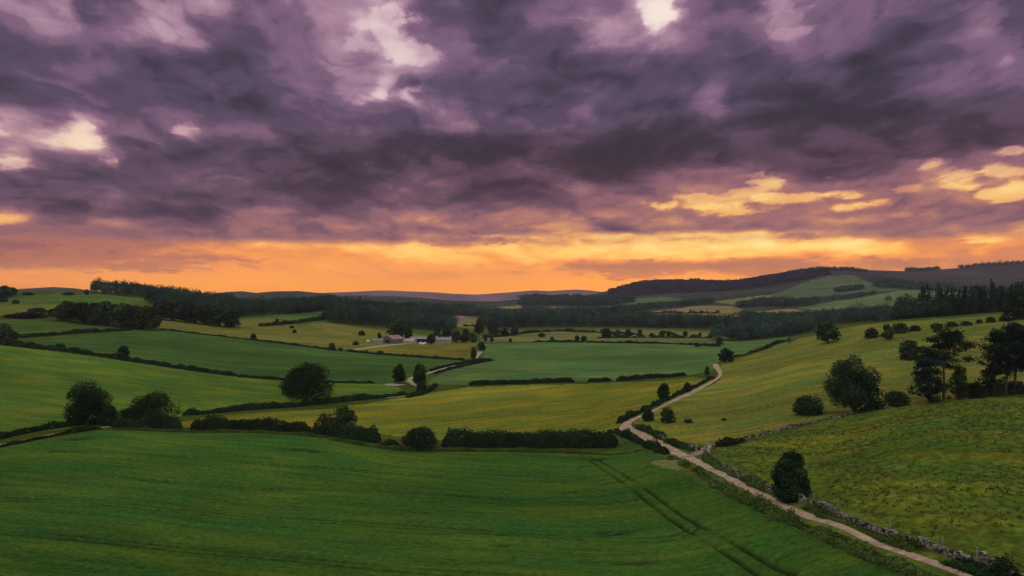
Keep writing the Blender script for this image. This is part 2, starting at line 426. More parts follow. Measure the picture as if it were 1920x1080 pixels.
# the sheet of ground: rings round the viewpoint, closest where detail is seen
_half = math.radians(37.5)
az_in = np.linspace(-_half, _half, 1060)
az_out = np.concatenate([np.linspace(_half, math.pi, 60)[1:], ])
AZ = np.concatenate([-az_out[::-1][:-1], az_in, az_out])
AZ[0] = -math.pi + (az_out[-1] - az_out[-2])
rr = [12.0]
while rr[-1] < 6500:
    r = rr[-1]
    step = 6.0 if r < 66 else min(max(r * r / 42000.0, 0.22), 0.0125 * r)
    rr.append(r + step)
R = np.array(rr)
NA, NR = len(AZ), len(R)
# heights on a coarse lattice first, then interpolated: the land itself is smooth
_ga = np.linspace(-1.06, 1.06, 260)
_gl = np.linspace(math.log(11.0), math.log(9600.0), 330)
_G = tps(*[v.ravel() for v in np.meshgrid(_ga, _gl, indexing='ij')]).reshape(260, 330)


def base_z(a, lr):
    a = np.clip(a, -1.05, 1.05)
    fa = (a - _ga[0]) / (_ga[1] - _ga[0]); fl = np.clip((lr - _gl[0]) / (_gl[1] - _gl[0]), 0, 328.999)
    i = np.clip(fa.astype(int), 0, 258); j = fl.astype(int)
    u = fa - i; v = fl - j
    return (_G[i, j] * (1 - u) + _G[i + 1, j] * u) * (1 - v) + (_G[i, j + 1] * (1 - u) + _G[i + 1, j + 1] * u) * v


AA, LR = np.meshgrid(AZ, np.log(R), indexing='ij')
Z0 = base_z(AA.ravel(), LR.ravel()).reshape(NA, NR)
back = np.clip((np.abs(AA) - 0.8) / 1.2, 0, 1)
back = back * back * (3 - 2 * back)
Z0 = Z0 * (1 - back) + 12.0 * back
RR = np.exp(LR)
X = RR * np.sin(AA); Y = RR * np.cos(AA)
DR = np.gradient(R)[None, :] * np.ones((NA, 1))


def relief(x, y, wave, seed):
    """bumps of one wavelength, left out where the sheet is too coarse for them"""
    fade = np.clip((wave / np.maximum(DR, RR * 0.0012) - 2.0) / 2.0, 0, 1)
    return (vnoise(x / wave, y / wave, seed) - 0.5) * fade


# the distant ridges, one behind the other
RIDGES = [
 (3600, 360, [(300, 556), (380, 552), (430, 546), (455, 545), (480, 548), (515, 545), (560, 544.5), (600, 548), (640, 553), (690, 552), (730, 554), (780, 557), (830, 562), (880, 567), (940, 572)]),
 (5200, 500, [(560, 558), (610, 553), (660, 549.5), (700, 547.5), (740, 546), (780, 548), (830, 551), (870, 553), (910, 551.5), (960, 548.5), (1000, 545), (1030, 546), (1080, 543), (1110, 545), (1150, 550), (1250, 556)]),
 (4300, 420, [(-60, 548), (0, 545), (40, 540.5), (100, 537), (140, 539), (170, 543), (190, 548), (240, 555)]),
 (2900, 260, [(820, 577), (870, 574), (910, 569), (950, 563), (1000, 559), (1050, 560), (1100, 557), (1150, 552), (1200, 556), (1260, 566)]),
]
for r0, wid, prof in RIDGES:
    pa = np.arctan([(q[0] - 960) / F_PX for q in prof])
    pz = np.array([(HORIZON - q[1]) / F_PX for q in prof]) * r0 * np.cos(pa) + CAM_Z
    crest = np.interp(AA, pa, pz)
    side = np.clip(np.minimum(AA - pa[0], pa[-1] - AA) / 0.03 + 1, 0, 1)
    body = np.exp(-((RR - r0) / wid) ** 2) * side
    Z0 = np.maximum(Z0, -30 + (crest + 30) * body)
Z0 = Z0 + relief(X, Y, 320, 1) * np.clip(RR / 1500, 0, 1) * 9 + relief(X, Y, 90, 2) * np.clip(RR / 600, 0.15, 2) * 1.6


def locate(px, py):
    """the point of the land seen in that direction: column angle, range"""
    s = (px - 960) / F_PX
    a = math.atan(s)
    f = np.interp(a, AZ, np.arange(NA))
    i = min(int(f), NA - 2); u = f - i
    z = Z0[i] * (1 - u) + Z0[i + 1] * u
    row = HORIZON - (z - CAM_Z) / (R * math.cos(a)) * F_PX
    hit = np.nonzero(row[8:] <= py)[0]
    if len(hit) == 0:
        return a, R[int(np.argmin(row))]
    k = max(int(hit[0]) + 8, 1)
    p0, p1 = row[k - 1], row[k]
    w = 0.0 if abs(p1 - p0) < 1e-9 else min(max((py - p0) / (p1 - p0), 0.0), 1.0)
    return a, R[k - 1] * (1 - w) + R[k] * w


def G(px, py):
    a, r = locate(px, py)
    return np.array([r * math.sin(a), r * math.cos(a)])


def ground(x, y):
    """height of the sheet at x, y (arrays)"""
    x = np.atleast_1d(np.asarray(x, float)); y = np.atleast_1d(np.asarray(y, float))
    a = np.arctan2(x, y); r = np.hypot(x, y)
    fa = np.interp(a, AZ, np.arange(NA)); fr = np.interp(r, R, np.arange(NR))
    i = np.clip(fa.astype(int), 0, NA - 2); j = np.clip(fr.astype(int), 0, NR - 2)
    u = fa - i; v = fr - j
    return (ZF[i, j] * (1 - u) + ZF[i + 1, j] * u) * (1 - v) + (ZF[i, j + 1] * (1 - u) + ZF[i + 1, j + 1] * u) * v


def gz(x, y):
    return float(ground(x, y)[0])


def inside(poly, x, y):
    r = np.zeros(x.shape, bool)
    n = len(poly)
    for i in range(n):
        x0, y0 = poly[i]; x1, y1 = poly[(i + 1) % n]
        if y0 == y1:
            continue
        c = ((y0 > y) != (y1 > y)) & (x < (x1 - x0) * (y - y0) / (y1 - y0) + x0)
        r ^= c
    return r


def seg_dist(pts, x, y):
    best = np.full(x.shape, 1e9)
    for (x0, y0), (x1, y1) in zip(pts[:-1], pts[1:]):
        dx, dy = x1 - x0, y1 - y0
        t = np.clip(((x - x0) * dx + (y - y0) * dy) / (dx * dx + dy * dy + 1e-9), 0, 1)
        best = np.minimum(best, np.hypot(x - x0 - t * dx, y - y0 - t * dy))
    return best


def resample(pts, step):
    pts = np.asarray(pts, float)
    d = np.concatenate([[0], np.cumsum(np.hypot(*np.diff(pts, axis=0).T))])
    n = max(2, int(d[-1] / step) + 1)
    t = np.linspace(0, d[-1], n)
    return np.stack([np.interp(t, d, pts[:, 0]), np.interp(t, d, pts[:, 1])], 1)


def smooth_line(pix, step, rounds=2):
    p = np.array([G(*q) for q in pix])
    for _ in range(rounds):                       # corner cutting
        q = [p[0]]
        for a, b in zip(p[:-1], p[1:]):
            q += [a * .75 + b * .25, a * .25 + b * .75]
        q.append(p[-1])
        p = np.array(q)
    return resample(p, step)


# ---- fields: name, label, albedo, roughness of the sward, direction line, outline
FIELDS = [
 ('crop_field', 'dark green young crop field with tramlines in front of the clipped hedge', (.038, .084, .014), 0.35, ((0, 922), (1270, 1000)),
  [(-400, 900), (0, 836), (100, 822), (200, 806), (340, 806), (480, 810), (620, 818), (700, 832), (745, 841), (960, 843), (1160, 846), (1240, 852), (1285, 888), (1400, 948), (1560, 1020), (1690, 1075), (1790, 1115), (1900, 1170), (1500, 1500), (-400, 1500)]),
 ('hay_field', 'olive yellow hay field behind the clipped hedge', (.140, .148, .020), 0.6, ((840, 790), (1250, 735)),
  [(330, 792), (400, 782), (600, 768), (800, 738), (880, 726), (1000, 722), (1145, 718), (1290, 708), (1335, 712), (1270, 745), (1200, 775), (1160, 800), (1150, 815), (960, 818), (830, 825), (700, 812), (590, 800), (345, 800)]),
 ('crop_field', 'broad mid green crop field on the left slope below the long hedge', (.068, .116, .018), 0.4, ((0, 700), (300, 745)),
  [(-500, 640), (0, 646), (100, 658), (225, 676), (440, 706), (530, 714), (690, 718), (745, 722), (760, 735), (700, 746), (600, 756), (480, 768), (345, 778), (300, 790), (200, 798), (100, 808), (0, 818), (-500, 880)]),
 ('crop_field', 'dark green crop field above the long hedge on the left slope', (.044, .090, .022), 0.3, ((300, 640), (700, 672)),
  [(60, 640), (245, 620), (300, 619), (475, 638), (620, 656), (760, 669), (870, 676), (840, 690), (800, 700), (740, 716), (640, 716), (530, 711), (440, 702), (225, 670), (110, 655)]),
 ('crop_field', 'green field at the foot of the tree row on the left edge', (.056, .094, .020), 0.3, ((0, 612), (200, 610)),
  [(-300, 600), (0, 599), (110, 597), (200, 606), (240, 617), (60, 633), (0, 638), (-300, 640)]),
 ('hay_field', 'olive strip of hay sloping from the left grove towards the farm', (.125, .125, .028), 0.5, ((480, 620), (700, 640)),
  [(300, 600), (450, 614), (450, 600), (480, 597), (560, 612), (620, 606), (760, 622), (900, 640), (890, 650), (700, 655), (640, 656), (475, 636), (300, 617)]),
 ('hay_field', 'small yellow green paddock below the farm buildings', (.120, .110, .020), 0.5, ((700, 660), (880, 662)),
  [(660, 658), (745, 648), (880, 648), (884, 672), (860, 675), (760, 667), (700, 662)]),
 ('crop_field', 'blue green crop field in the middle of the valley', (.070, .126, .038), 0.3, ((905, 680), (1300, 672)),
  [(905, 645), (1000, 642), (1390, 640), (1440, 636), (1480, 632), (1390, 668), (1350, 678), (1335, 695), (1295, 703), (1160, 712), (1050, 714), (880, 721), (805, 722), (800, 714), (850, 692), (905, 676)]),
 ('hay_field', 'pale strip of pasture along the foot of the valley wood', (.120, .130, .046), 0.3, ((900, 632), (1300, 634)),
  [(905, 641), (900, 630), (960, 622), (1130, 618), (1360, 624), (1390, 636), (1200, 640), (1000, 640)]),
 ('pasture', 'brownish olive pasture rising to the brow on the right', (.122, .134, .026), 0.8, ((1400, 740), (1700, 690)),
  [(1350, 682), (1400, 668), (1480, 640), (1500, 633), (1600, 612), (1700, 603), (1900, 588), (2200, 575), (2300, 690), (1920, 745), (1800, 752), (1660, 764), (1560, 780), (1400, 822), (1340, 835), (1260, 826), (1190, 795), (1215, 775), (1290, 742), (1350, 712)]),
 ('pasture', 'rough tussocky green pasture on the near hillside at the right', (.078, .105, .014), 1.0, ((1500, 880), (1900, 860)),
  [(1335, 842), (1400, 828), (1560, 786), (1660, 767), (1800, 754), (1920, 747), (2400, 690), (2700, 1500), (2000, 1120), (1880, 1062), (1700, 1000), (1500, 930), (1440, 905)]),
 ('pasture', 'green pasture on the left skyline beside the wood', (.062, .105, .022), 0.3, ((0, 566), (250, 566)),
  [(-300, 560), (0, 556), (150, 552), (290, 561), (300, 568), (200, 572), (120, 570), (0, 570), (-300, 575)]),
 ('hay_field', 'narrow yellow green field behind the tree row on the left', (.110, .118, .024), 0.3, ((0, 582), (120, 584)),
  [(-300, 572), (0, 571), (120, 571), (200, 574), (110, 590), (0, 592), (-300, 596)]),
 ('pasture', 'small green field in front of the dark wood', (.055, .105, .026), 0.3, ((480, 600), (610, 592)),
  [(478, 597), (540, 588), (608, 583), (618, 596), (612, 604), (560, 612)]),
 ('hay_field', 'straw coloured sloping field beyond the dark wood', (.19, .15, .085), 0.2, ((660, 568), (740, 574)),
  [(655, 564), (700, 567), (745, 575), (690, 578), (655, 574)]),
 ('hay_field', 'pale field by the distant white house', (.16, .14, .05), 0.2, ((850, 605), (960, 610)),
  [(852, 592), (905, 592), (960, 604), (980, 612), (900, 618), (852, 612)]),
 ('hay_field', 'small pale yellow field in a gap of the valley woods', (.19, .17, .07), 0.2, ((940, 578), (970, 578)),
  [(930, 575), (975, 572), (980, 580), (940, 582)]),
 ('hay_field', 'yellow green clearing in the middle of the valley woods', (.15, .15, .05), 0.2, ((1020, 582), (1110, 584)),
  [(1015, 584), (1035, 575), (1070, 576), (1110, 582), (1060, 590), (1020, 590)]),
 ('hay_field', 'tiny pale field under the dark hill', (.16, .16, .06), 0.2, ((1125, 578), (1160, 578)),
  [(1125, 575), (1160, 574), (1165, 581), (1130, 583)]),
 ('pasture', 'green strip of field at the foot of the dark hill', (.075, .115, .045), 0.2, ((1185, 574), (1290, 571)),
  [(1150, 562), (1240, 556), (1290, 562), (1250, 577), (1185, 578)]),
 ('hay_field', 'tan and green ploughed field on the far slope', (.18, .145, .06), 0.2, ((1150, 594), (1380, 580)),
  [(1140, 594), (1210, 586), (1300, 574), (1370, 574), (1395, 580), (1360, 592), (1290, 595), (1180, 597)]),
 ('hay_field', 'pale straw field above the valley wood', (.20, .17, .07), 0.2, ((1360, 592), (1550, 584)),
  [(1350, 594), (1420, 584), (1480, 579), (1560, 585), (1545, 596), (1440, 602), (1370, 600)]),
 ('hay_field', 'pale green strip below the domed hill', (.15, .16, .055), 0.2, ((1345, 568), (1450, 556)),
  [(1340, 566), (1420, 555), (1465, 553), (1450, 562), (1390, 573)]),
 ('pasture', 'domed green hill pasture below the dark ridge', (.070, .095, .045), 0.25, ((1470, 545), (1600, 530)),
  [(1440, 553), (1500, 532), (1545, 520), (1600, 516), (1630, 530), (1700, 536), (1720, 542), (1640, 548), (1600, 556), (1530, 563), (1480, 560)]),
 ('pasture', 'long pale green hillside field above the conifers', (.085, .130, .048), 0.2, ((1500, 576), (1800, 552)),
  [(1490, 577), (1560, 566), (1640, 553), (1720, 543), (1780, 546), (1830, 549), (1815, 558), (1700, 570), (1640, 584), (1560, 584)]),
]
fields = []
for name, label, alb, rough, dline, outline in FIELDS:
    poly = [G(*p) for p in outline]
    a, b = G(*dline[0]), G(*dline[1])
    fields.append((name, label, alb, rough, math.atan2(*(b - a)[::-1]), poly))

xf, yf = X.ravel(), Y.ravel()
FID = np.full(xf.shape, -1, int)
# wobble the outlines a little so no boundary is ruled with a straightedge
wx = xf + (vnoise(xf / 9, yf / 9, 11) - .5) * 1.6; wy = yf + (vnoise(xf / 9, yf / 9, 12) - .5) * 1.6
for k, f in enumerate(fields):
    ins = inside(f[5], wx, wy)
    FID[ins] = k
ALB = np.zeros((len(xf), 3)); ROUGH = np.zeros(len(xf)); ANG = np.full(len(xf), 0.3)
# land outside the fields: rough grass near, heather and woodland floor on the hills, painted haze on far ridges
rv = RR.ravel()
zn = Z0.ravel()
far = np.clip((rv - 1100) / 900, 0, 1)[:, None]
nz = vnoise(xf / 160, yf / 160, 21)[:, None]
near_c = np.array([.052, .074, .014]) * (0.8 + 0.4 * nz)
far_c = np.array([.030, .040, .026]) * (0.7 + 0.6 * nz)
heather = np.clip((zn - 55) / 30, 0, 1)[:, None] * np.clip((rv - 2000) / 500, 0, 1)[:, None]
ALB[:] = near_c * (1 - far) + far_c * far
far_haze = np.clip((rv - 4150) / 250, 0, 1)[:, None]  # pink of the distant haze, put into the albedo of the far ridges
heather = np.maximum(heather, far_haze)
ALB = ALB * (1 - heather) + (np.array([.034, .032, .034]) * (1 - far_haze) + np.array([.13, .082, .10]) * far_haze) * (0.7 + 0.6 * nz) * heather
ROUGH[:] = 0.8
for k, f in enumerate(fields):
    mk = FID == k
    ALB[mk] = f[2]; ROUGH[mk] = f[3]; ANG[mk] = f[4]

# sward relief (tussocks, hummocks, crop)
rg = ROUGH.reshape(NA, NR)
tuss = relief(X, Y, 2.3, 31) + 0.6 * relief(X + 40, Y, 1.1, 32)
hum = relief(X, Y, 7.0, 33) + relief(X, Y, 16.0, 34)
rough_hi = np.clip((rg - 0.7) / 0.3, 0, 1)
LANE = [(1990, 1140), (1820, 1080), (1727, 1046), (1627, 1011), (1540, 977), (1440, 936), (1380, 901), (1310, 868), (1265, 846), (1215, 822), (1182, 808), (1168, 799),
        (1186, 787), (1220, 772), (1270, 748), (1320, 724), (1352, 706), (1348, 695), (1341, 682)]
_ll = smooth_line(LANE, 4.0)
_nr = (rv < 450) & (AA.ravel() > -.1) & (AA.ravel() < .9)
_dl = np.full(len(xf), 99.0)
_dl[_nr] = seg_dist(_ll, xf[_nr], yf[_nr])
flat = np.clip((_dl.reshape(NA, NR) - 2.5) / 4.0, 0.06, 1)
rough_hi = rough_hi * flat
ZF = Z0 + tuss * (0.06 + 1.05 * rough_hi) + hum * (0.05 + 0.7 * rough_hi)

# wheel tracks in the crops: pressed-down lines
TRAM = [
 ([(1098, 856), (1123, 866), (1217, 933), (1308, 995), (1455, 1076), (1560, 1130)], 2.2),
 ([(-60, 930), (0, 935), (320, 955), (640, 978), (960, 1000), (1200, 1012), (1270, 1008), (1300, 990)], 2.0),
 ([(-60, 994), (0, 997), (320, 1028), (640, 1055), (900, 1078), (1100, 1100)], 2.0),
 ([(0, 884), (320, 905), (640, 918), (960, 934), (1150, 945), (1190, 936)], 1.6),
 ([(100, 846), (320, 856), (640, 880), (820, 892)], 1.6),
]
near = (rv < 330) & (np.abs(AA.ravel()) < 0.8)
tx, ty = xf[near], yf[near]
dent = np.zeros(len(tx))
for pix, gauge in TRAM:
    ln = smooth_line(pix, 2.0)
    d = seg_dist(ln, tx, ty)
    br = np.clip(vnoise(tx / 14, ty / 11, 47) * 2.4 - 0.2, 0.35, 1)
    dent = np.maximum(dent, np.exp(-((d - gauge / 2) / 0.32) ** 2) * br)
# laid patches of crop
for px, py, rx, ry in ((1180, 898, 5, .9), (1090, 897, 2.2, .8), (1075, 922, 2, .6), (1100, 917, 3, .6), (1035, 875, 2, 1), (1205, 1052, 2.6, 1.1), (1155, 1000, 3.0, .9), (1135, 996, 2, .7), (1125, 860, 3, 1.5), (150, 822, 4, 2), (1095, 874, 1.6, 1.2), (800, 960, 2.4, .5), (950, 1022, 2, .5), (560, 842, 5, 1.2), (590, 846, 2, 1)):
    c = G(px, py)
    q = ((tx - c[0]) / rx) ** 2 + ((ty - c[1]) / ry) ** 2
    q = q * (0.5 + vnoise(tx / 1.2, ty / 1.2, 48) * 1.2)
    dent = np.maximum(dent, np.exp(-q))
dent_all = np.zeros(len(xf)); dent_all[near] = dent * (FID[near] == 0)
ZF = ZF - 0.5 * dent_all.reshape(NA, NR)
soil = np.array([.012, .020, .008])  # pressed-crop green with the shade of the dents put into its colour
ALB = ALB * (1 - 0.95 * dent_all[:, None]) + soil * 0.95 * dent_all[:, None]

# field-aligned coordinates for the streaks of the sward
CO = np.zeros((len(xf), 3), np.float32)
ca, sa = np.cos(ANG), np.sin(ANG)
CO[:, 0] = xf * ca + yf * sa
CO[:, 1] = -xf * sa + yf * ca
CO[:, 2] = ROUGH


def ground_material():
    m = bpy.data.materials.new('sward')
    m.use_nodes = True
    t = m.node_tree
    t.nodes.clear()
    N = Nodes(t)
    alb = N.new('ShaderNodeAttribute', attribute_name='albedo').outputs['Color']
    co = N.new('ShaderNodeAttribute', attribute_name='field_coord').outputs['Vector']
    u, v, rough = N.sep(co)
    streak = N.noise(N.xyz(N.m('MULTIPLY', u, 0.035), N.m('MULTIPLY', v, 0.42)), 1.0, 5, 0.6)
    fine = N.noise(N.xyz(N.m('MULTIPLY', u, 0.8), N.m('MULTIPLY', v, 1.5)), 1.0, 6, 0.78)
    patch = N.noise(N.xyz(N.m('MULTIPLY', u, 0.030), N.m('MULTIPLY', v, 0.085), 4.0), 1.0, 4, 0.55)
    tuft = N.noise(N.xyz(u, v, 9.0), 0.75, 4, 0.6)
    # tussocks matter only where the sward is rough
    k = N.m('MULTIPLY_ADD', N.m('SUBTRACT', streak, 0.5), 1.25, 1.0)
    k = N.m('MULTIPLY', k, N.m('MULTIPLY_ADD', N.m('SUBTRACT', fine, 0.5), 2.7, 1.0))
    k = N.m('MULTIPLY', k, N.m('MULTIPLY_ADD', N.m('MULTIPLY', N.m('SUBTRACT', tuft, 0.5), N.mapr(rough, 0.5, 1.0, 0.5, 1.0)), 2.0, 1.0))
    broad = N.noise(N.xyz(N.m('MULTIPLY', u, 0.007), N.m('MULTIPLY', v, 0.014), 14.0), 1.0, 3, 0.5)
    k = N.m('MULTIPLY', k, N.m('MULTIPLY_ADD', N.m('SUBTRACT', broad, 0.5), 1.3, 1.0))
    k = N.m('MINIMUM', N.m('MAXIMUM', k, 0.22), 2.2)
    col = N.mix(N.mapr(patch, 0.47, 0.66, 0, 1), alb, N.mix(1.0, alb, (1.75, 1.22, 0.95, 1), 'MULTIPLY'))
    col = N.mix(N.mapr(patch, 0.47, 0.30, 0, 0.9), col, N.mix(1.0, alb, (0.72, 0.92, 1.1, 1), 'MULTIPLY'))
    sc_ = N.new('ShaderNodeVectorMath', operation='SCALE')
    N.put(sc_.inputs[0], col); N.put(sc_.inputs['Scale'], k)
    b = N.new('ShaderNodeBsdfPrincipled')
    N.put(b.inputs['Base Color'], sc_.outputs[0])
    b.inputs['Roughness'].default_value = 1.0
    b.inputs['Specular IOR Level'].default_value = 0.0
    bump = N.new('ShaderNodeBump')
    bump.inputs['Strength'].default_value = 0.6
    bump.inputs['Distance'].default_value = 0.35
    N.put(bump.inputs['Height'], N.m('MULTIPLY_ADD', fine, 0.8, N.m('MULTIPLY', tuft, rough)))
    N.put(b.inputs['Normal'], bump.outputs[0])
    o = N.new('ShaderNodeOutputMaterial')
    t.links.new(b.outputs[0], o.inputs[0])
    return m


def mesh_from(name, verts, faces4, mat=None, smooth=True):
    me = bpy.data.meshes.new(name)
    verts = np.asarray(verts, np.float32); faces4 = np.asarray(faces4, np.int32)
    me.vertices.add(len(verts)); me.vertices.foreach_set('co', verts.ravel())
    k = faces4.shape[1]
    me.loops.add(faces4.size); me.loops.foreach_set('vertex_index', faces4.ravel())
    me.polygons.add(len(faces4))
    me.polygons.foreach_set('loop_start', np.arange(0, faces4.size, k, dtype=np.int32))
    me.polygons.foreach_set('use_smooth', np.full(len(faces4), smooth))
    me.update(calc_edges=True)
    if mat:
        me.materials.append(mat)
    return me


def link(name, me, parent=None, **props):
    o = bpy.data.objects.new(name, me)
    COL.objects.link(o)
    if parent:
        o.parent = parent
    for k, v in props.items():
        o[k] = v
    return o


SWARD = ground_material()
VERT = np.stack([xf, yf, ZF.ravel()], 1)
ii, jj = np.meshgrid(np.arange(NA - 1), np.arange(NR - 1), indexing='ij')
q0 = (ii * NR + jj).ravel()
QUAD = np.stack([q0, q0 + NR, q0 + NR + 1, q0 + 1], 1)
# close the ring behind the viewpoint
q1 = (NA - 1) * NR + np.arange(NR - 1)
QUAD = np.concatenate([QUAD, np.stack([q1, np.arange(NR - 1), np.arange(NR - 1) + 1, q1 + 1], 1)])
dx_a = np.roll(VERT.reshape(NA, NR, 3), -1, 0) - np.roll(VERT.reshape(NA, NR, 3), 1, 0)
dx_r = np.gradient(VERT.reshape(NA, NR, 3), axis=1)
NRM = np.cross(dx_a, dx_r).reshape(-1, 3)
NRM *= np.sign(NRM[:, 2:3]); NRM /= np.linalg.norm(NRM, axis=1)[:, None]
fq = FID[QUAD]
fsort = np.sort(fq, axis=1)
face_id = fsort[:, 2]
for k in range(-1, len(fields)):
    sel = QUAD[face_id == k]
    if len(sel) == 0:
        continue
    used, inv = np.unique(sel, return_inverse=True)
    name = 'ground' if k < 0 else fields[k][0]
    me = mesh_from(name, VERT[used], inv.reshape(-1, 4), SWARD)
    at = me.attributes.new('albedo', 'FLOAT_COLOR', 'POINT')
    at.data.foreach_set('color', np.concatenate([ALB[used], np.ones((len(used), 1))], 1).astype(np.float32).ravel())
    at = me.attributes.new('field_coord', 'FLOAT_VECTOR', 'POINT')
    at.data.foreach_set('vector', CO[used].ravel())
    me.normals_split_custom_set_from_vertices(NRM[used].tolist())
    link(name, me, kind='structure', label='grassland of the valley and the far hills' if k < 0 else fields[k][1])

# ------------------------------------------------------------------ materials
def simple_mat(name, col, rough=0.95, var=0.25, scale=3.0, spec=0.1):
    m = bpy.data.materials.new(name)
    m.use_nodes = True
    t = m.node_tree
    t.nodes.clear()
    N = Nodes(t)
    co = N.new('ShaderNodeTexCoord').outputs['Object']
    n = N.noise(co, scale, 5, 0.6)
    c = N.mix(1.0, (*col, 1), N.ramp(n, [(0.25, (1 - var,) * 3), (0.75, (1 + var,) * 3)]), 'MULTIPLY')
    b = N.new('ShaderNodeBsdfPrincipled')
    N.put(b.inputs['Base Color'], c)
    b.inputs['Roughness'].default_value = rough
    b.inputs['Specular IOR Level'].default_value = spec
    bump = N.new('ShaderNodeBump')
    bump.inputs['Strength'].default_value = 0.4
    bump.inputs['Distance'].default_value = 0.05
    N.put(bump.inputs['Height'], n)
    N.put(b.inputs['Normal'], bump.outputs[0])
    o = N.new('ShaderNodeOutputMaterial')
    t.links.new(b.outputs[0], o.inputs[0])
    return m


def leaf_mat(name, col, translucent=0.2):
    m = bpy.data.materials.new(name)
    m.use_nodes = True
    t = m.node_tree
    t.nodes.clear()
    N = Nodes(t)
    tint = N.new('ShaderNodeAttribute', attribute_name='tint').outputs['Fac']
    rnd = N.new('ShaderNodeObjectInfo').outputs['Random']
    hue = N.new('ShaderNodeHueSaturation')
    N.put(hue.inputs['Hue'], N.mapr(rnd, 0, 1, 0.475, 0.52))
    N.put(hue.inputs['Saturation'], N.mapr(rnd, 0, 1, 1.05, 0.85))
    N.put(hue.inputs['Value'], N.m('MULTIPLY', tint, N.mapr(rnd, 0, 1, 0.8, 1.25)))
    N.put(hue.inputs['Color'], (*col, 1))
    d = N.new('ShaderNodeBsdfDiffuse')
    N.put(d.inputs[0], hue.outputs[0])
    tr = N.new('ShaderNodeBsdfTranslucent')
    N.put(tr.inputs[0], hue.outputs[0])
    ms = N.new('ShaderNodeMixShader')
    ms.inputs[0].default_value = translucent
    t.links.new(d.outputs[0], ms.inputs[1]); t.links.new(tr.outputs[0], ms.inputs[2])
    o = N.new('ShaderNodeOutputMaterial')
    t.links.new(ms.outputs[0], o.inputs[0])
    return m


LEAF = leaf_mat('leaves', (.030, .054, .014))
LEAF_DARK = leaf_mat('dark_leaves', (.018, .035, .012))
NEEDLE = leaf_mat('needles', (.012, .024, .014), 0.05)
HEATH = leaf_mat('heath_scrub', (.026, .022, .028), 0.05)
WOODLAND = leaf_mat('woodland_leaves', (.023, .049, .027), 0.08)
GRASS = leaf_mat('grass_blades', (.070, .100, .020), 0.25)
GRASS_DRY = leaf_mat('dry_grass_blades', (.12, .10, .035), 0.25)
BARK = simple_mat('bark', (.050, .038, .028), 0.95, 0.4, 6.0)
BARK_RED = simple_mat('pine_bark', (.090, .050, .032), 0.95, 0.4, 6.0)
STONE = simple_mat('dry_stone', (.165, .142, .108), 0.95, 0.6, 1.6)
_nt = STONE.node_tree
_at = _nt.nodes.new('ShaderNodeAttribute'); _at.attribute_name = 'tint'
_mx = _nt.nodes.new('ShaderNodeMix'); _mx.data_type = 'RGBA'; _mx.blend_type = 'MULTIPLY'; _mx.inputs[0].default_value = 1.0
_bs = [n for n in _nt.nodes if n.type == 'BSDF_PRINCIPLED'][0]
_nt.links.new(_bs.inputs['Base Color'].links[0].from_socket, _mx.inputs[6]); _nt.links.new(_at.outputs['Fac'], _mx.inputs[7]); _nt.links.new(_mx.outputs[2], _bs.inputs['Base Color'])
GRAVEL = simple_mat('gravel', (.34, .225, .155), 1.0, 0.5, .7)
DIRT = simple_mat('pale_dirt', (.30, .235, .155), 1.0, 0.35, 1.4)
ROOF_RED = simple_mat('roof_sheet', (.26, .14, .135), 0.7, 0.25, 0.8)
ROOF_GREY = simple_mat('roof_slate', (.22, .19, .185), 0.7, 0.25, 0.8)
WALL_GREY = simple_mat('cladding', (.10, .095, .105), 0.8, 0.2, 0.7)
WALL_PALE = simple_mat('limewash', (.29, .25, .22), 0.9, 0.2, 0.7)
WALL_PINK = simple_mat('sandstone', (.40, .27, .23), 0.9, 0.35, 0.9)
DARK = simple_mat('dark_opening', (.018, .016, .016), 0.9, 0.2, 1.0)
TIMBER = simple_mat('weathered_timber', (.24, .20, .15), 0.9, 0.3, 3.0)
WRAP = simple_mat('white_wrap', (.62, .60, .58), 0.5, 0.1, 2.0)

RNG = np.random.default_rng(7)


# ------------------------------------------------------------------ foliage
def cards(centre, normal, size, rng, aspect=1.0):
    """one small four-sided leaf spray per point"""
    n = len(centre)
    rnd = rng.normal(size=(n, 3))
    t = np.cross(normal, rnd); t /= np.linalg.norm(t, axis=1)[:, None] + 1e-9
    b = np.cross(normal, t); b /= np.linalg.norm(b, axis=1)[:, None] + 1e-9
    s = np.asarray(size).reshape(-1, 1) * (0.6 + 0.8 * rng.random((n, 1)))
    t = t * s * 0.5; b = b * s * 0.5 * aspect
    j = lambda: 1 + 0.5 * (rng.random((n, 1)) - 0.5)
    v = np.stack([centre - t * j() - b * j() * .4, centre + t * .4 * j() - b * j(), centre + t * j() + b * .4 * j(), centre - t * .4 * j() + b * j()], 1)
    return v.reshape(-1, 3)


def leaf_mesh(name, verts, tint, mat):
    n = len(verts) // 4
    me = mesh_from(name, verts, np.arange(4 * n).reshape(-1, 4), mat, smooth=False)
    at = me.attributes.new('tint', 'FLOAT', 'POINT')
    at.data.foreach_set('value', np.repeat(tint, 4).astype(np.float32))
    return me


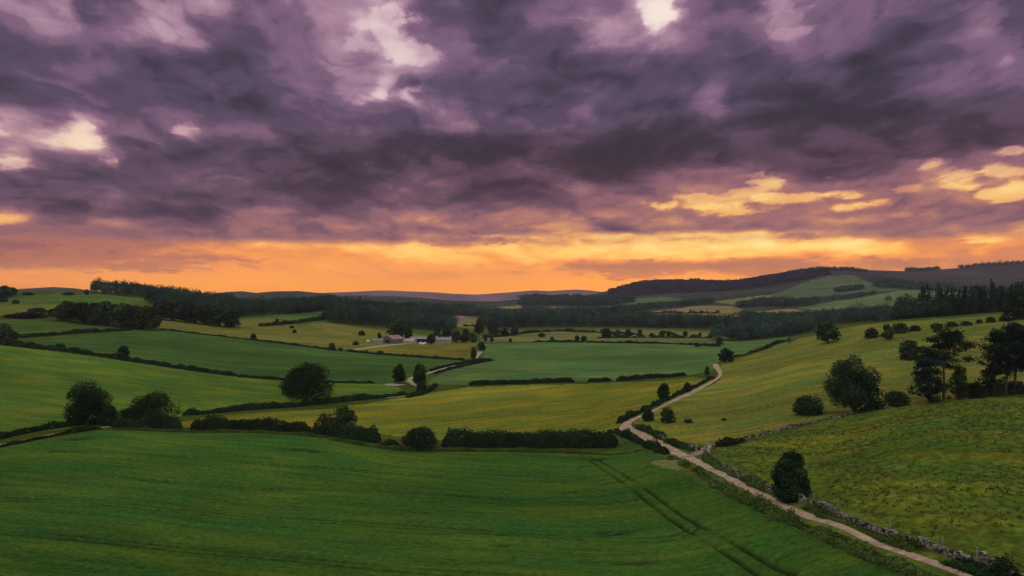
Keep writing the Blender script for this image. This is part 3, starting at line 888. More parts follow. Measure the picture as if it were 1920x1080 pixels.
def clump_leaves(clumps, count, size, rng, shell=0.35, flat=0.0):
    """clumps: rows of x, y, z, rx, ry, rz. Leaves crowd the outside of each clump."""
    cl = np.asarray(clumps, float)
    area = (cl[:, 3] * cl[:, 4] + cl[:, 3] * cl[:, 5] + cl[:, 4] * cl[:, 5])
    pick = rng.choice(len(cl), count, p=area / area.sum())
    d = rng.normal(size=(count, 3)); d /= np.linalg.norm(d, axis=1)[:, None]
    rad = (1 - shell * rng.random(count) ** 1.5)[:, None] * (1 + 0.11 * rng.normal(size=(count, 1)))
    p = cl[pick, :3] + d * cl[pick, 3:] * rad
    nrm = d / cl[pick, 3:]
    nrm /= np.linalg.norm(nrm, axis=1)[:, None]
    nrm = nrm + rng.normal(size=(count, 3)) * 0.55
    nrm[:, 2] += flat
    nrm /= np.linalg.norm(nrm, axis=1)[:, None]
    ct = 0.5 + 1.1 * rng.random(len(cl)) ** 1.3
    return cards(p, nrm, np.full(count, size), rng), ct[pick] * (0.8 + 0.4 * rng.random(count))


def tube(points, radii, sides=7):
    P = np.asarray(points, float)
    vs, fs = [], []
    for i, p in enumerate(P):
        d = P[min(i + 1, len(P) - 1)] - P[max(i - 1, 0)]
        d /= np.linalg.norm(d) + 1e-9
        a = np.cross(d, (0.31, 0.95, 0.1)); a /= np.linalg.norm(a)
        b = np.cross(d, a)
        for k in range(sides):
            w = 2 * math.pi * k / sides
            vs.append(p + radii[i] * (a * math.cos(w) + b * math.sin(w)))
    for i in range(len(P) - 1):
        for k in range(sides):
            fs.append((i * sides + k, i * sides + (k + 1) % sides, (i + 1) * sides + (k + 1) % sides, (i + 1) * sides + k))
    return np.array(vs), np.array(fs)


def join(parts):
    v, f, o = [], [], 0
    for a, b in parts:
        v.append(a); f.append(np.asarray(b) + o); o += len(a)
    return np.concatenate(v), np.concatenate(f)


def crown_clumps(h, w, base, n, rng, shape='round'):
    """clumps filling an uneven crown of height h and width w whose leaves start at base"""
    out = []
    for i in range(n):
        zz = ((i + rng.random()) / n) ** 1.05
        if shape == 'round':
            env = float(np.interp(zz, (0, .2, .45, .7, .88, 1), (.74, .95, 1.0, .84, .52, .22)))
        elif shape == 'dome':
            env = math.sqrt(max(0.06, 1 - zz ** 2.2))
        else:
            env = 1.0 - 0.75 * zz
        a = rng.random() * 2 * math.pi
        rr_ = env * (0.25 + 0.75 * math.sqrt(rng.random()))
        cr = w * (0.10 + (0.15 if n > 24 else 0.20) * rng.random() ** 1.4) * (1.12 - 0.3 * rr_)
        x = math.cos(a) * rr_ * (w / 2 - cr * 0.8); y = math.sin(a) * rr_ * (w / 2 - cr * 0.8)
        ch = min(cr * (0.7 + 0.25 * rng.random()), (h - base) * 0.3)
        z = base + ch * 0.8 + zz * (h - base - 1.8 * ch)
        out.append((x, y, z, cr, cr, ch))
    return out


def broad_tree_meshes(name, h, w, base, n, leaves, leaf, seed, mat=None, shape='round', lean=0.0):
    rng = np.random.default_rng(seed)
    cl = crown_clumps(h, w, base, n, rng, shape)
    cl = [(c[0] + lean * c[2], *c[1:]) for c in cl]
    v, t = clump_leaves(cl, leaves, leaf, rng)
    crown = leaf_mesh(name + '_crown', v, t, mat or LEAF)
    tr = 0.030 * h + 0.008 * w
    top = np.array([lean * h * .6, 0, h * 0.72])
    pts = [np.array([0, 0, -0.3]), np.array([0.02 * h * rng.normal(), 0.02 * h * rng.normal(), base * 0.6]), np.array([lean * base, 0.015 * h * rng.normal(), base + 0.15 * h]), top]
    parts = [tube(pts, [tr * 1.35, tr, tr * .72, tr * .18])]
    for c in sorted(cl, key=lambda c: -c[3])[:9]:
        k = rng.uniform(0.35, 0.8)
        s = pts[1] * (1 - k) + pts[2] * k
        e = np.array(c[:3])
        mid = s * .5 + e * .5 + np.array([0, 0, 0.06 * h * rng.random()])
        parts.append(tube([s, mid, e], [tr * .5, tr * .3, tr * .08], 5))
    v, f = join(parts)
    return crown, mesh_from(name + '_trunk', v, f, BARK)


def bush_mesh(name, h, w, n, leaves, leaf, seed, mat=None):
    rng = np.random.default_rng(seed)
    cl = crown_clumps(h, w, 0.0, n, rng, 'dome')
    cl += [(w * .27 * math.cos(a), w * .27 * math.sin(a), h * .18, w * .2, w * .2, h * .2) for a in (0.3, 1.5, 2.6, 3.9, 5.2)]
    cl += [(w * (.2 + .08 * rng.random()) * math.cos(a), w * (.2 + .08 * rng.random()) * math.sin(a), h * (.42 + .12 * rng.random()), w * .19, w * .19, h * .18) for a in (0.9, 2.1, 3.3, 4.4, 5.8)]
    cl += [(w * .08 * rng.normal(), w * .08 * rng.normal(), h * .74, w * .29, w * .29, h * .17)]
    v, t = clump_leaves(cl, leaves, leaf, rng)
    return leaf_mesh(name, v, t, mat or LEAF)


def thing(name, label, cat, loc, group=None, rot=0.0, scale=(1, 1, 1)):
    o = bpy.data.objects.new(name, None)
    o.empty_display_size = 1.0
    COL.objects.link(o)
    o.location = loc; o.rotation_euler = (0, 0, rot); o.scale = scale
    o['label'] = label; o['category'] = cat
    if group:
        o['group'] = group
    return o


def solo(name, me, label, cat, loc=(0, 0, 0), group=None, rot=0.0, scale=(1, 1, 1)):
    o = link(name, me)
    o.location = loc; o.rotation_euler = (0, 0, rot); o.scale = scale
    o['label'] = label; o['category'] = cat
    if group:
        o['group'] = group
    return o


# unit prototypes (one metre tall, one metre wide) shared by the smaller trees
PROTO_TREE = [broad_tree_meshes('tree', 1, 1, .03 + .035 * (i % 3), 26 + 5 * (i % 3), 2100, .075, 100 + i, (LEAF, LEAF_DARK)[i % 2]) for i in range(6)]
PROTO_BUSH = [bush_mesh('bush', 1, 1, 20 + 4 * (i % 3), 1300, .085, 200 + i, (LEAF, LEAF_DARK)[i % 2]) for i in range(5)]


def metre(px, py):
    p = G(px, py)
    return p, p[1] / F_PX


_count = [0]


def small_tree(px, py, h, w, label, group=None, lift=0.0):
    p, s = metre(px, py)
    k = _count[0]; _count[0] += 1
    z = gz(*p)
    t = thing('tree', label, 'tree', (p[0], p[1], z - 0.05), group, rot=k * 1.9, scale=(w * s, w * s, h * s))
    c, tr = PROTO_TREE[k % 6]
    link('crown', c, t); link('trunk', tr, t)
    return t


def small_bush(px, py, h, w, label, group=None):
    p, s = metre(px, py)
    k = _count[0]; _count[0] += 1
    return solo('bush', PROTO_BUSH[k % 5], label, 'bush', (p[0], p[1], gz(*p) - 0.1), group, k * 2.3, (w * s, w * s, h * s))


def hero_tree(px, py, h, w, label, seed, base=.15, n=34, leaves=7000, leaf=.5, mat=None, shape='round', name='tree', lean=0.0):
    p, s = metre(px, py)
    H, W = h * s, w * s
    t = thing(name, label, 'tree', (p[0], p[1], gz(*p) - .1))
    c, tr = broad_tree_meshes(name, H, W, base * H, n, leaves, leaf, seed, mat, shape, lean)
    link('crown', c, t); link('trunk', tr, t)
    return t


def hero_bush(px, py, h, w, label, seed, n=22, leaves=5000, leaf=.4, mat=None):
    p, s = metre(px, py)
    return solo('bush', bush_mesh('bush', h * s, w * s, n, leaves, leaf, seed, mat), label, 'bush', (p[0], p[1], gz(*p) - .15))


def pine(px, py, h, w, label, seed, layers=11, bare=.35, flat=.35, leaves=6000, lean=0.0, group=None):
    p, s = metre(px, py)
    H, W = h * s, w * s
    rng = np.random.default_rng(seed)
    t = thing('pine_tree', label, 'tree', (p[0], p[1], gz(*p) - .1), group)
    cl, parts = [], []
    tr = .022 * H
    bend = lambda z: np.array([lean * z + .012 * H * math.sin(z / H * 5 + seed), .01 * H * math.cos(z / H * 4), z])
    parts.append(tube([bend(z) - np.array([0, 0, .3 if z == 0 else 0]) for z in np.linspace(0, H * .96, 9)], np.linspace(tr, tr * .2, 9)))
    for i in range(layers):
        u = bare + (1 - bare) * (i + .4 * rng.random()) / layers
        reach = W / 2 * (1.05 - .75 * ((u - bare) / (1 - bare)) ** 1.6) * rng.uniform(.55, 1.1)
        if i == 0:
            reach *= .7
        for k in range(rng.integers(2, 4)):
            a = rng.random() * 2 * math.pi
            s0 = bend(u * H)
            e = s0 + np.array([math.cos(a) * reach, math.sin(a) * reach, reach * rng.uniform(.0, .35)])
            parts.append(tube([s0, s0 * .5 + e * .5 + np.array([0, 0, -.03 * reach]), e], [tr * .35, tr * .22, tr * .06], 5))
            for q in np.linspace(.4, 1.0, 3):
                c = s0 * (1 - q) + e * q
                r = W * rng.uniform(.12, .20)
                cl.append((c[0] + rng.normal() * r * .5, c[1] + rng.normal() * r * .5, c[2] + r * .15 + rng.normal() * r * .35, r * rng.uniform(.7, 1.1), r * rng.uniform(.7, 1.1), r * flat * rng.uniform(.9, 1.9)))
    tp = bend(H * .96)
    cl.append((tp[0], tp[1], tp[2], W * .2, W * .2, W * .1))
    v, tt = clump_leaves(cl, leaves, .42, rng, .75)
    link('crown', leaf_mesh('pine_crown', v, tt, NEEDLE), t)
    v, f = join(parts)
    link('trunk', mesh_from('pine_trunk', v, f, BARK_RED), t)
    return t


def hedge(pix, h, w, label, seed, leaf=.45, dens=1.0, mat=None, ragged=.35, name='hedge', group=None, cat='hedge', line=None):
    """a hedge along a line: leaves over a lumpy bank; h and w in metres"""
    rng = np.random.default_rng(seed)
    ln = smooth_line(pix, 1.0, 1) if line is None else line
    L = len(ln)
    n = max(120, int(L * (2 * h + w) * 4.2 * dens / (leaf * leaf)))
    n = min(n, 30000)
    k = rng.random(n) * (L - 1.001)
    i = k.astype(int); f = (k - i)[:, None]
    c = ln[i] * (1 - f) + ln[i + 1] * f
    d = ln[i + 1] - ln[i]; d /= np.linalg.norm(d, axis=1)[:, None] + 1e-9
    side = np.stack([-d[:, 1], d[:, 0]], 1)
    hh = h * (1 + ragged * 2 * (vnoise(k / 3.1, k * 0 + seed, 61) - .5) + ragged * 1.4 * (vnoise(k / 11, k * 0 + seed, 62) - .5))
    ww = w * (1 + ragged * 1.2 * (vnoise(k / 4.3, k * 0 + seed, 63) - .5))
    hh = hh * np.clip(.35 + np.minimum(k, L - 1 - k) / 2.5, 0, 1)
    a = rng.random(n) * math.pi
    ux = np.sign(np.cos(a)) * np.abs(np.cos(a)) ** .6; uz = np.abs(np.sin(a)) ** .6
    low = rng.random(n) < .4
    uz = np.where(low, uz * rng.random(n), uz)
    q = 1 + .12 * rng.normal(size=n)
    pos = np.zeros((n, 3))
    pos[:, :2] = c + side * (ux * ww / 2 * q)[:, None]
    o = ln[L // 2]
    zz = ground(pos[:, 0], pos[:, 1])
    pos[:, 2] = zz + uz * hh * q - .05
    nrm = np.concatenate([side * ux[:, None], uz[:, None]], 1) + rng.normal(size=(n, 3)) * .5
    nrm /= np.linalg.norm(nrm, axis=1)[:, None]
    oz = gz(*o)
    pos -= np.array([o[0], o[1], oz])
    tint = (.75 + .5 * vnoise(k / 2.3, k * 0 + seed, 64)) * (.85 + .3 * rng.random(n))
    me = leaf_mesh('hedge', cards(pos, nrm, np.full(n, leaf), rng), tint, mat or LEAF_DARK)
    return solo(name, me, label, cat, (o[0], o[1], oz), group)


def wood(pix_front, depth, h, label, seed, spacing=9.0, leaf=1.3, per=110, conifer=False, mat=None, name='woodland', poly=None, hvar=.26, push=0.0, lens=None):
    """a far-off wood that reads as one mass: crowns packed behind its front edge"""
    rng = np.random.default_rng(seed)
    leaf *= .74; per = int(per * 1.7)
    front = resample(np.array([G(*p) for p in pix_front]), spacing * .8)
    dep = np.interp(np.linspace(0, 1, len(front)), np.linspace(0, 1, len(depth)), depth) if hasattr(depth, '__len__') else np.full(len(front), depth)
    pts = []
    for p, dd in zip(front, dep):
        dirn = p / np.linalg.norm(p)
        for r in np.arange(push, push + dd + .1, spacing):
            pts.append(p + dirn * (r + rng.uniform(-.35, .35) * spacing) + rng.uniform(-.4, .4, 2) * spacing)
    pts = np.array(pts)
    hs = h * (1 + hvar * rng.normal(size=len(pts)) * .6 + hvar * (vnoise(pts[:, 0] / 40, pts[:, 1] / 40, seed) - .5))
    z = ground(pts[:, 0], pts[:, 1])
    V, T = [], []
    for (x, y), zz, hh in zip(pts, z, hs):
        big = rng.uniform(.7, 1.45)
        hh = hh * (.82 + .2 * big)
        n = per
        if conifer:
            u = rng.random(n) ** 1.3
            a = rng.random(n) * 2 * math.pi
            rad = spacing * .48 * (1 - u) * (.75 + .35 * rng.random(n)) + .2
            d = np.stack([np.cos(a), np.sin(a), np.full(n, .45)], 1)
            c = np.stack([x + np.cos(a) * rad, y + np.sin(a) * rad, zz + hh * (.06 + .94 * u)], 1)
        else:
            d = rng.normal(size=(n, 3)); d[:, 2] = np.abs(d[:, 2]) * 1.25 - .75
            d /= np.linalg.norm(d, axis=1)[:, None]
            lump = 1 + .22 * np.sin(d[:, 0] * 5 + x) * np.sin(d[:, 1] * 5 + y + d[:, 2] * 4)
            R3 = np.array([spacing * .56 * big, spacing * .56 * big, hh * .46])
            c = np.array([x, y, zz + hh * .5]) + d * R3 * lump[:, None] * (1 - .2 * rng.random((n, 1)))
        nr = d + rng.normal(size=(n, 3)) * .25
        nr /= np.linalg.norm(nr, axis=1)[:, None]
        V.append(cards(c, nr, np.full(n, leaf), rng)); T.append((.5 + 1.0 * rng.random()) * (.85 + .3 * rng.random(n)))
    me = leaf_mesh('wood', np.concatenate(V), np.concatenate(T), mat or (NEEDLE if conifer else WOODLAND))
    return link(name, me, kind='stuff', label=label, category='wood')


def strip(pix, width, name, mat, lift=.06, label=None, step=1.5, edge=.25, seed=3):
    """a lane or path laid on the ground, its edges ragged"""
    ln = smooth_line(pix, step, 2)
    n = len(ln)
    wd = np.interp(np.linspace(0, 1, n), np.linspace(0, 1, len(width)), width) if hasattr(width, '__len__') else np.full(n, width)
    d = np.gradient(ln, axis=0); d /= np.linalg.norm(d, axis=1)[:, None] + 1e-9
    side = np.stack([-d[:, 1], d[:, 0]], 1)
    k = np.arange(n) * step
    cols = []
    for c, u in enumerate((-.5, -.25, 0, .25, .5)):
        e = 0 if abs(u) < .5 else (vnoise(k / 2.2, k * 0 + c, seed) - .5) * edge * 2
        q = ln + side * ((u + np.sign(u) * e * .5) * wd)[:, None]
        z = ground(q[:, 0], q[:, 1]) + lift * (1 if abs(u) < .5 else .4) + np.where(np.full(n, u == 0), .05, 0)
        cols.append(np.concatenate([q, z[:, None]], 1))
    v = np.stack(cols, 1).reshape(-1, 3)
    f = [(i * 5 + c, i * 5 + c + 1, (i + 1) * 5 + c + 1, (i + 1) * 5 + c) for i in range(n - 1) for c in range(4)]
    return link(name, mesh_from(name, v, f, mat), kind='structure', label=label or name)


_BOX = np.array([(-1, -1, -1), (1, -1, -1), (1, 1, -1), (-1, 1, -1), (-1, -1, 1), (1, -1, 1), (1, 1, 1), (-1, 1, 1)]) * .5
_BOXF = np.array([(0, 3, 2, 1), (4, 5, 6, 7), (0, 1, 5, 4), (1, 2, 6, 5), (2, 3, 7, 6), (3, 0, 4, 7)])


def stone_wall(pix, h, label, seed, w=.6, stone=.32, ruin=.3, name='stone_wall', gaps=()):
    rng = np.random.default_rng(seed)
    ln = smooth_line(pix, .25, 1)
    o = ln[len(ln) // 2]; oz = gz(*o)
    parts = []
    s = 0.0
    total = len(ln) * .25
    rows = max(2, int(h / (stone * .55)))
    gzs = ground(ln[:, 0], ln[:, 1])
    for r in range(rows):
        s = rng.random() * stone
        while s < total - .3:
            L = stone * rng.uniform(.6, 1.5)
            i = min(int((s + L / 2) / .25), len(ln) - 2)
            d = ln[i + 1] - ln[i]; a = math.atan2(d[1], d[0]) + rng.normal() * .12
            top = h * (1.1 - ruin * 1.5 * vnoise(np.array([s / 2.6]), np.array([seed * 1.0]), 71)[0] - .3 * rng.random())
            z = h / rows * (r + .5)
            s += L
            if z > top:
                continue
            for sd in (-.25, .25):
                sz = np.array([L * rng.uniform(.9, 1.15), w * .62 * rng.uniform(.8, 1.2), h / rows * rng.uniform(.9, 1.35)])
                v = _BOX * sz * (1 + .22 * (rng.random((8, 3)) - .5))
                ca_, sa_ = math.cos(a), math.sin(a)
                x = v[:, 0] * ca_ - (v[:, 1] + sd * w) * sa_; y = v[:, 0] * sa_ + (v[:, 1] + sd * w) * ca_
                tilt = rng.normal() * .08
                parts.append((np.stack([x + ln[i, 0] - o[0], y + ln[i, 1] - o[1], v[:, 2] + z + x * tilt * .3 + gzs[i] - oz], 1), _BOXF))
    v, f = join(parts)
    me = mesh_from(name, v, f, STONE, smooth=False)
    tone = np.clip(rng.normal(.75, .5, len(parts)), .15, 2.4)
    me.attributes.new('tint', 'FLOAT', 'POINT').data.foreach_set('value', np.repeat(tone, 8).astype(np.float32))
    return solo(name, me, label, 'wall', (o[0], o[1], oz))


def scatter_grass(name, label, pts, h, seed, mat, blades=9, spread=.25):
    rng = np.random.default_rng(seed)
    n = len(pts)
    z = ground(pts[:, 0], pts[:, 1])
    hh = h * (.5 + rng.random(n))
    P = np.repeat(np.concatenate([pts, z[:, None]], 1), blades, 0)
    H = np.repeat(hh, blades) * rng.uniform(.6, 1.1, n * blades)
    a = rng.random(n * blades) * 2 * math.pi
    rad = spread * rng.random(n * blades)
    base = P + np.stack([np.cos(a) * rad, np.sin(a) * rad, np.full(n * blades, -.05)], 1)
    b = rng.random(n * blades) * math.pi
    wv = np.stack([np.cos(b), np.sin(b), 0 * b], 1) * (.07 + .10 * H)[:, None]
    tip = base + np.stack([np.cos(a) * H * .5, np.sin(a) * H * .5, H], 1)
    v = np.stack([base - wv, base + wv, tip + wv * .25, tip - wv * .25], 1).reshape(-1, 3)
    tint = np.repeat(.7 + .6 * rng.random(n), blades)
    return link(name, leaf_mesh(name, v, tint, mat), kind='stuff', label=label)

# ------------------------------------------------------------------ lanes and paths
strip(LANE, (1.3, 1.3, 1.4, 1.5, 1.8, 2.5, 3.7, 4.6, 3.6, 1.8, 1.6, 2.4, 3.8, 2.4, 1.8, 1.8, 2.4, 3.6, 2.6), 'lane', GRAVEL, label='pale pinkish gravel lane winding up the valley past the stone walls')
strip([(1285, 858), (1312, 850), (1328, 838), (1332, 832)], (4.0, 3.0, 2.2, 1.8), 'path', simple_mat('trodden_earth', (.20, .145, .10), 1, .4, .7), .12, label='short gravel turn-in from the lane to the field gate')
strip([(906, 652), (899, 662), (893, 672), (878, 678), (850, 685), (815, 696), (788, 704), (768, 711), (773, 720), (790, 728), (797, 733), (785, 738), (762, 743), (725, 746)],
      (3.5, 4.5, 4.0, 2.6, 2.4, 2.4, 3.0, 4.6, 4.2, 4.0, 4.0, 2.6, 2.0, 1.5), 'lane', DIRT, .15, label='pale dirt lane curving down to the farm between hedges', step=3)
strip([(655, 657), (700, 651), (745, 645), (785, 642)], (6, 6, 7, 8), 'path', DIRT, .2, label='pale farm drive leading to the barns', step=4)
strip([(-60, 846), (0, 833), (100, 815), (160, 806), (205, 800)], (1.2, 1.3, 1.4, 1.8, 2.2), 'path', DIRT, .06, label='narrow dirt path along the edge of the dark crop field')
strip([(722, 721), (737, 721), (752, 723)], (7, 9, 5), 'path', DIRT, .12, label='bare patch of pale soil beside the lane', step=2)
strip([(1222, 866), (1240, 866), (1262, 872), (1275, 882)], (2, 5, 4, 1), 'verge', simple_mat('dry_verge', (.125, .12, .03), 1, .5, .8), .08, label='patch of dry yellow verge between crop and lane')

# ------------------------------------------------------------------ near hedges, trees and bushes
hedge([(830, 837), (960, 839), (1090, 838), (1157, 836)], 4.0, 3.2, 'long clipped dark hedge, flat topped, behind the dark crop field', 1, .42, 1.0, ragged=.10)
hedge([(362, 806), (440, 808), (520, 809), (580, 810)], 3.0, 3.2, 'ragged low hedge between the two gaps along the top of the dark crop field', 2, .42, ragged=.45)
hedge([(592, 812), (640, 820), (712, 830)], 4.2, 4.0, 'bulky hedge with a tall shrub rising out of it', 3, .42, ragged=.4)
hedge([(214, 802), (260, 804), (342, 806)], 2.8, 3.0, 'low rounded hedge below the spreading thorn tree', 4, .42, ragged=.5)
hedge([(714, 836), (752, 838)], 1.6, 2.0, 'short low hedge between the bulky hedge and the round bush', 5, .4, ragged=.4)
hedge([(620, 824), (660, 832), (715, 840), (745, 845), (850, 846), (960, 847), (1080, 848), (1200, 846)], .7, 1.2, 'low strip of rank grass along the foot of the clipped hedge', 6, .3, ragged=.6, mat=GRASS, name='grass_verge', cat='verge')
hedge([(205, 806), (300, 808), (400, 810), (500, 812), (620, 822)], .7, 1.3, 'low grassy bank along the top of the dark crop field', 7, .3, ragged=.6, mat=GRASS, name='grass_verge', cat='verge')
hedge([(-60, 835), (0, 823), (70, 808), (130, 799), (200, 793)], 1.1, 1.6, 'upper dark hedge bank beside the narrow path at the left edge', 8, .4, ragged=.5)
hedge([(-60, 850), (0, 838), (80, 822), (150, 811), (190, 805)], .9, 1.2, 'lower dark hedge bank beside the narrow path at the left edge', 9, .4, ragged=.5)
hero_tree(163, 797, 84, 92, 'round shaggy dark tree at the corner of the dark crop field on the left', 11, .04, 22, 7500, .48, LEAF_DARK)
hero_bush(205, 797, 42, 42, 'dark bush tucked against the right side of the shaggy corner tree', 12, 16, 2600, .42, LEAF_DARK)
hero_tree(288, 790, 57, 100, 'low spreading thorn tree behind the rounded hedge', 13, .05, 28, 6000, .46, LEAF, 'dome')
hero_bush(246, 792, 30, 50, 'dark bush leaning on the left side of the spreading thorn tree', 14, 14, 2200, .42, LEAF_DARK)
hero_tree(644, 812, 54, 56, 'tall leafy shrub rising out of the bulky hedge', 15, .05, 18, 3200, .42, LEAF)
hero_bush(787, 842, 44, 76, 'large rounded bush left of the long clipped hedge', 16, 26, 6000, .4, LEAF_DARK)
hero_tree(578, 757, 80, 108, 'great spreading oak standing alone in the hedge line', 19, .02, 24, 12000, .5, LEAF_DARK, name='oak_tree')
small_bush(645, 752, 9, 14, 'small bush in the hedge just right of the great oak')
small_tree(748, 719, 38, 29, 'rounded tree left of the bend in the dirt lane')
small_tree(787, 724, 43, 30, 'upright tree right of the bend in the dirt lane')
small_bush(790, 734, 20, 22, 'bush at the foot of the upright lane tree')

hedge([(345, 779), (420, 772), (480, 768), (560, 762)], 2.0, 2.4, 'dark hedge below the great oak running down to the left', 21, .5, ragged=.35)
hedge([(560, 762), (640, 753), (720, 745), (762, 739)], 1.6, 2.4, 'dark hedge from the great oak to the bend of the dirt lane', 22, .5, ragged=.35)
hedge([(762, 746), (790, 741), (812, 730), (818, 722)], 1.2, 2.0, 'short hedge on the outside of the dirt lane bend', 23, .5, ragged=.4)
hedge([(0, 646), (60, 653), (110, 658), (190, 668), (225, 674)], 1.8, 2.6, 'upper part of the long hedge crossing the left slope', 24, .6, ragged=.5)
hedge([(228, 675), (330, 690), (442, 705)], 2.0, 2.6, 'lower part of the long hedge crossing the left slope', 25, .6, ragged=.3)
hedge([(446, 706), (530, 713), (640, 718), (702, 719)], 1.2, 2.0, 'thin end of the slope hedge behind the great oak', 26, .6, ragged=.4)
hedge([(28, 634), (120, 627), (245, 619)], 1.8, 2.6, 'thick hedge climbing towards the row of big trees on the left', 27, .7, ragged=.35)
hedge([(300, 618), (390, 628), (475, 638), (560, 648), (630, 657)], 1.0, 1.8, 'thin hedge along the lower edge of the olive hay strip', 28, .7, ragged=.4)
hedge([(650, 659), (720, 665), (800, 671), (870, 676)], 1.2, 1.8, 'thin hedge along the foot of the yellow paddock', 29, .7, ragged=.4)
hedge([(805, 697), (840, 687), (880, 679), (920, 674)], 1.3, 2.0, 'hedge along the upper side of the farm lane', 30, .6, ragged=.3)
hedge([(815, 701), (850, 691), (895, 681), (925, 676)], 1.0, 2.0, 'hedge along the lower side of the farm lane', 31, .6, ragged=.3)
hedge([(880, 722), (960, 720), (1075, 716)], 1.9, 3.0, 'long straight dark hedge between the blue green and the hay field', 32, .5, ragged=.12)
hedge([(1105, 716), (1145, 714)], 1.7, 3.0, 'short dark stub of hedge in the middle of the gapped hedge line', 33, .5, ragged=.25)
hedge([(1158, 714), (1220, 709), (1287, 704)], 1.8, 3.0, 'dark straight hedge at the right end of the gapped hedge line', 34, .5, ragged=.2)
hedge([(1372, 671), (1410, 662), (1450, 650), (1482, 638)], 1.6, 2.2, 'hedge running up beside the old wall to the brow', 35, .6, ragged=.5)
hedge([(487, 612), (545, 608), (590, 602), (615, 596)], 2.6, 3.5, 'thick hedge climbing to the corner of the dark wood', 36, .9, ragged=.4)

SLOPE = 'bushes dotted along the hedges of the left slope'
small_bush(6, 641, 36, 54, 'big dark bush at the end of the long hedge on the left edge')
small_bush(57, 652, 12, 22, 'first small bush along the long hedge, nearest the big edge bush', SLOPE)
small_bush(112, 657, 14, 24, 'second small bush along the long hedge, right of a smaller one', SLOPE)
small_tree(231, 673, 26, 26, 'round headed small tree standing in the long hedge on the left slope', SLOPE)
small_bush(475, 636, 12, 13, 'tiny round bush on the edge of the olive hay strip')
small_bush(622, 657, 15, 17, 'dark round bush where the thin hedges meet', SLOPE)
small_bush(638, 658, 7, 10, 'little bush right beside the dark round one on the thin hedge', SLOPE)
small_bush(678, 629, 10, 16, 'dark bush alone in the olive hay strip left of the barn')
small_bush(667, 647, 8, 14, 'low bush beside the farm drive')
small_bush(687, 662, 6, 10, 'small bush on the paddock hedge, left of a wider one', SLOPE)
small_bush(712, 665, 8, 18, 'wide low bush on the paddock hedge', SLOPE)
small_bush(552, 624, 7, 10, 'one of two little bushes on the brow of the hay strip, the upper')
small_bush(547, 615, 5, 11, 'faint low bush on the brow of the hay strip')
small_bush(519, 606, 9, 10, 'lone bush in the small field in front of the dark wood')
small_bush(608, 592, 8, 12, 'bush at the corner of the dark wood')
small_tree(888, 676, 26, 12, 'narrow dark tree on the left of the farm lane')
small_tree(903, 660, 20, 17, 'leafy tree overhanging the top of the farm lane')

RIGHT = 'bushes on the middle pasture'
small_tree(1245, 750, 32, 28, 'tall round headed tree beside the gravel lane, left of a small one')
small_tree(1289, 736, 20, 18, 'small round tree on the verge halfway up the gravel lane')
small_bush(1264, 742, 6, 9, 'tiny bush between the two lane-side trees')
small_bush(1326, 703, 17, 11, 'slim bush left of the lane near its top bend')
small_tree(1362, 680, 28, 34, 'dense round tree at the top of the visible gravel lane')
small_bush(1349, 646, 15, 16, 'round tree far off on the edge of the blue green field')
small_bush(1308, 650, 8, 12, 'low dark bush on the far edge of the blue green field')
small_bush(1216, 789, 28, 26, 'dark bush squeezed between lane and hay field')
small_bush(1252, 791, 30, 34, 'broad dark bush on the pasture beside the lane bend')
small_bush(1291, 792, 8, 20, 'low scrubby bush right of the broad lane-bend bush')
small_bush(1358, 788, 5, 12, 'tiny dark thorn alone in the pasture grass')
small_tree(1552, 643, 40, 52, 'big round tree alone near the brow of the pasture')
small_bush(1634, 633, 20, 30, 'low broad bush left of a taller round one on the brow', RIGHT)
small_tree(1663, 637, 30, 27, 'taller round thorn in the middle of the brow bushes', RIGHT)
small_bush(1688, 624, 20, 34, 'broad bush just right of the taller round thorn', RIGHT)
small_bush(1716, 620, 11, 26, 'flat low bush trailing off the right end of the brow bushes', RIGHT)
small_bush(1706, 674, 38, 48, 'large domed bush alone in the middle of the pasture')
ROW = 'row of small bushes along the upper pasture'
for px, py, h, w, lb in ((1756, 616, 11, 25, 'leftmost bush of the row along the upper pasture, broad'), (1785, 612, 10, 24, 'second bush of the upper pasture row, rounded'),
                         (1811, 610, 9, 24, 'third bush of the upper pasture row, low and flat'), (1836, 606, 8, 14, 'smallest bush of the upper pasture row'),
                         (1858, 604, 11, 21, 'fifth bush of the upper pasture row, right of the smallest'), (1884, 602, 13, 25, 'tallest dark bush near the right end of the upper pasture row'),
                         (1902, 600, 12, 14, 'last bush of the upper pasture row beside the edge tree')):
    small_bush(px, py, h, w, lb, ROW)
small_tree(1908, 598, 52, 58, 'broadleaf tree at the right edge in front of the conifers')
hero_tree(1600, 774, 110, 112, 'big dense oak behind the field wall on the right', 47, .02, 24, 13000, .42, LEAF_DARK, name='oak_tree')
hero_bush(1517, 777, 39, 60, 'dark bush on the left of the big dense oak', 42, 18, 3600, .4, LEAF_DARK)
hero_bush(1682, 762, 32, 52, 'rounded bush between the big dense oak and the pines', 43, 18, 3000, .4, LEAF_DARK)
hero_bush(1642, 770, 20, 40, 'pale green bush at the foot of the big dense oak', 44, 14, 2000, .36, LEAF)
pine(1769, 752, 128, 84, 'tall pine with flat spreading top and bare stem left of the gap', 51, 9, .5, .36, 8500, .0)
pine(1742, 756, 98, 66, 'shorter dark pine leafy to the ground beside the flat topped pine', 52, 13, .05, .42, 9500)
hero_tree(1798, 748, 64, 40, 'slim leafy tree right of the flat topped pine', 53, .05, 18, 3200, .4, LEAF)
pine(1866, 744, 122, 64, 'left pine of the clump at the right edge', 54, 12, .2, .4, 8500)
pine(1888, 742, 116, 44, 'slender pine in the middle of the right edge clump with bare stem', 55, 9, .38, .4, 6000)
pine(1903, 740, 132, 60, 'tallest pine of the clump at the right edge', 56, 11, .36, .4, 8500)
